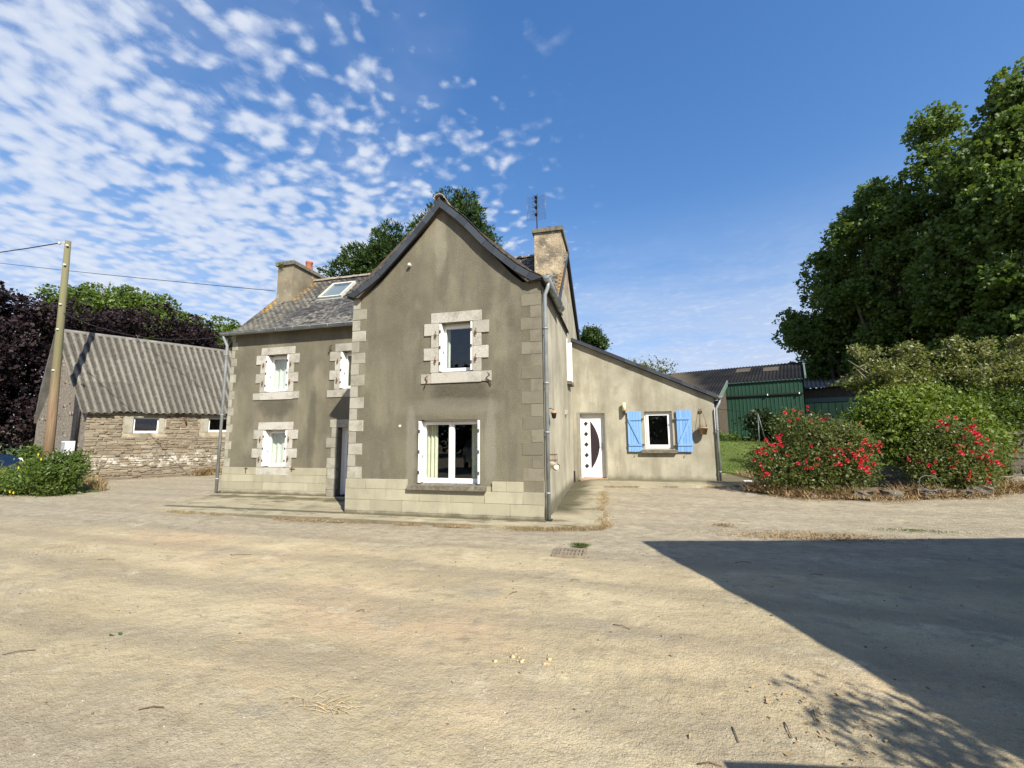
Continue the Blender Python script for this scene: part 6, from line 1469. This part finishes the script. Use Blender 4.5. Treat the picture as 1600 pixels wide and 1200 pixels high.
# loose stones, straw, leaves, twigs
def pebbles(name, pts, smin, smax, m, label=None):
    V = []; F = []; o6 = np.array([(1, 0, 0), (-1, 0, 0), (0, 1, 0), (0, -1, 0), (0, 0, 1), (0, 0, -1)], float); f8 = np.array([(0, 2, 4), (2, 1, 4), (1, 3, 4), (3, 0, 4), (2, 0, 5), (1, 2, 5), (3, 1, 5), (0, 3, 5)])
    n = len(pts); P = np.array(pts); S = (smin + (smax - smin) * rng.random(n) ** 3)[:, None, None]
    v = (o6[None] + rng.uniform(-.25, .25, (n, 6, 3))) * S * np.array([1, .8, .55]) + P[:, None, :]; f = f8[None] + 6 * np.arange(n)[:, None, None]
    return prop(npmesh(name, v.reshape(-1, 3), f.reshape(-1, 3), m), label, kind='stuff')
def gz_(x, y_):
    nr = np.clip(1.2 - np.hypot(x, y_) / 14, 0, 1); return hz(x, y_) + dip + nr * (vnoise(x, y_, .8, 1) * .05 + vnoise(x * .6, y_, 2.6, 2) * .02 + vnoise(x, y_, 7, 3) * .009 + vnoise(x, y_, 17, 4) * .006 + ruts(x, y_))
n = 7000; rr = 1.5 + 9 * rng.random(n) ** 1.3; aa = rng.uniform(rad(50), rad(175), n); x_ = rr * np.cos(aa); y_ = rr * np.sin(aa)
k = (y_ < 7.6) & (y_ > 1.0); x_, y_ = x_[k], y_[k]
pebbles('gravel', np.stack([x_, y_, gz_(x_, y_) + .001], 1), .0025, .010, 'pebble', 'small loose stones strewn over the dusty yard')
n = 500; x_ = rng.uniform(-9, 6, n); y_ = rng.uniform(1.6, 7.4, n)
pebbles('gravel', np.stack([x_, y_, gz_(x_, y_) + .002], 1), .005, .018, 'rock')
x_ = rng.normal(-.68, .14, 26); y_ = rng.normal(3.32, .05, 26)
pebbles('clods', np.stack([x_, y_, gz_(x_, y_) + .004], 1), .008, .035, 'straw', 'small heap of tan clods in the middle of the yard')
def straw_wisp(cx, cy, n, L, label):
    m2 = MB()
    for _ in range(n):
        x = cx + random.gauss(0, .12); y0 = cy + random.gauss(0, .035); a = random.gauss(0, .7) + (0 if random.random() < .7 else 1.4); l_ = L * random.uniform(.3, 1.2); z = float(gz_(x, y0)) + .006
        x2, y2 = x + math.cos(a) * l_, y0 + math.sin(a) * l_ * .7
        m2.tube([(x, y0, z), ((x + x2) / 2 + random.gauss(0, .008), (y0 + y2) / 2, z + random.uniform(.004, .02)), (x2, y2, float(gz_(x2, y2)) + .006)], .0016, 4)
    return prop(m2.build('straw_wisp', 'straw'), label, 'straw', kind='stuff')
straw_wisp(-1.93, 2.52, 34, .16, 'wisp of dry straw lying on the sand at the bottom, left of centre')
straw_wisp(-3.3, 3.0, 4, .18, 'few pale straws lying on the sand')
m2 = MB()
for (x, y0, a, l_) in [(1.45, 6.3, .3, .22), (2.2, 6.0, .1, .15), (5.2, 5.6, -.2, .3), (-1.2, 4.6, 1, .12), (-5.6, 5.2, .3, .3), (-.1, 4.1, -.4, .16), (-4.9, 2.5, .6, .2), (.9, 2.9, 1.5, .14), (1.1, 3.1, 1.3, .12), (.6, 2.8, 1.6, .13), (.35, 2.6, .1, .12), (-3.0, 2.2, .4, .14), (-7.3, 4.6, .2, .25), (-2.6, 3.9, .7, .08), (-.6, 5.2, .2, .1)]:
    z = float(gz_(x, y0)) + .008; m2.tube([(x, y0, z), (x + math.cos(a) * l_ * .5, y0 + math.sin(a) * l_ * .5 + .01, z + .008), (x + math.cos(a) * l_, y0 + math.sin(a) * l_, z)], .0035, 5)
prop(m2.build('twigs', 'twig'), 'scattered dark twigs on the yard', kind='stuff')
n = 260; x_ = np.concatenate([rng.uniform(-9, 6, n), rng.normal(1.2, .35, 120)]); y_ = np.concatenate([rng.uniform(1.7, 7.4, n), rng.normal(3.1, .25, 120)])
P = np.stack([x_, y_, gz_(x_, y_) + .008], 1); V, F = leaf_mesh(P, .03, 0, .5, dirs=np.stack([rng.normal(size=len(P)), rng.normal(size=len(P)), np.full(len(P), .05)], 1))
prop(npmesh('leaf_litter', V, F, 'dead_grass'), 'brown leaf litter scattered on the yard', kind='stuff')
V, F = leaf_mesh(np.array([[-4.44, 2.95, float(gz_(-4.44, 2.95)) + .01], [-4.38, 2.98, float(gz_(-4.4, 2.98)) + .01]]), .09, 0, .5, dirs=np.array([[1, .2, .1], [.7, -.5, .1]]))
prop(npmesh('fallen_leaf', V, F, 'leaf_weed'), 'single green leaf lying on the sand at the lower left', 'leaf')
prop(MB().hexa([(3.72, 14.3, .235), (3.95, 14.3, .235), (3.95, 14.45, .24), (3.72, 14.45, .24)], [(3.72, 14.3, .25), (3.95, 14.3, .25), (3.95, 14.45, .255), (3.72, 14.45, .255)]).build('litter_scrap', 'white_box'), 'white scrap lying on the concrete right of the lean-to', 'litter')
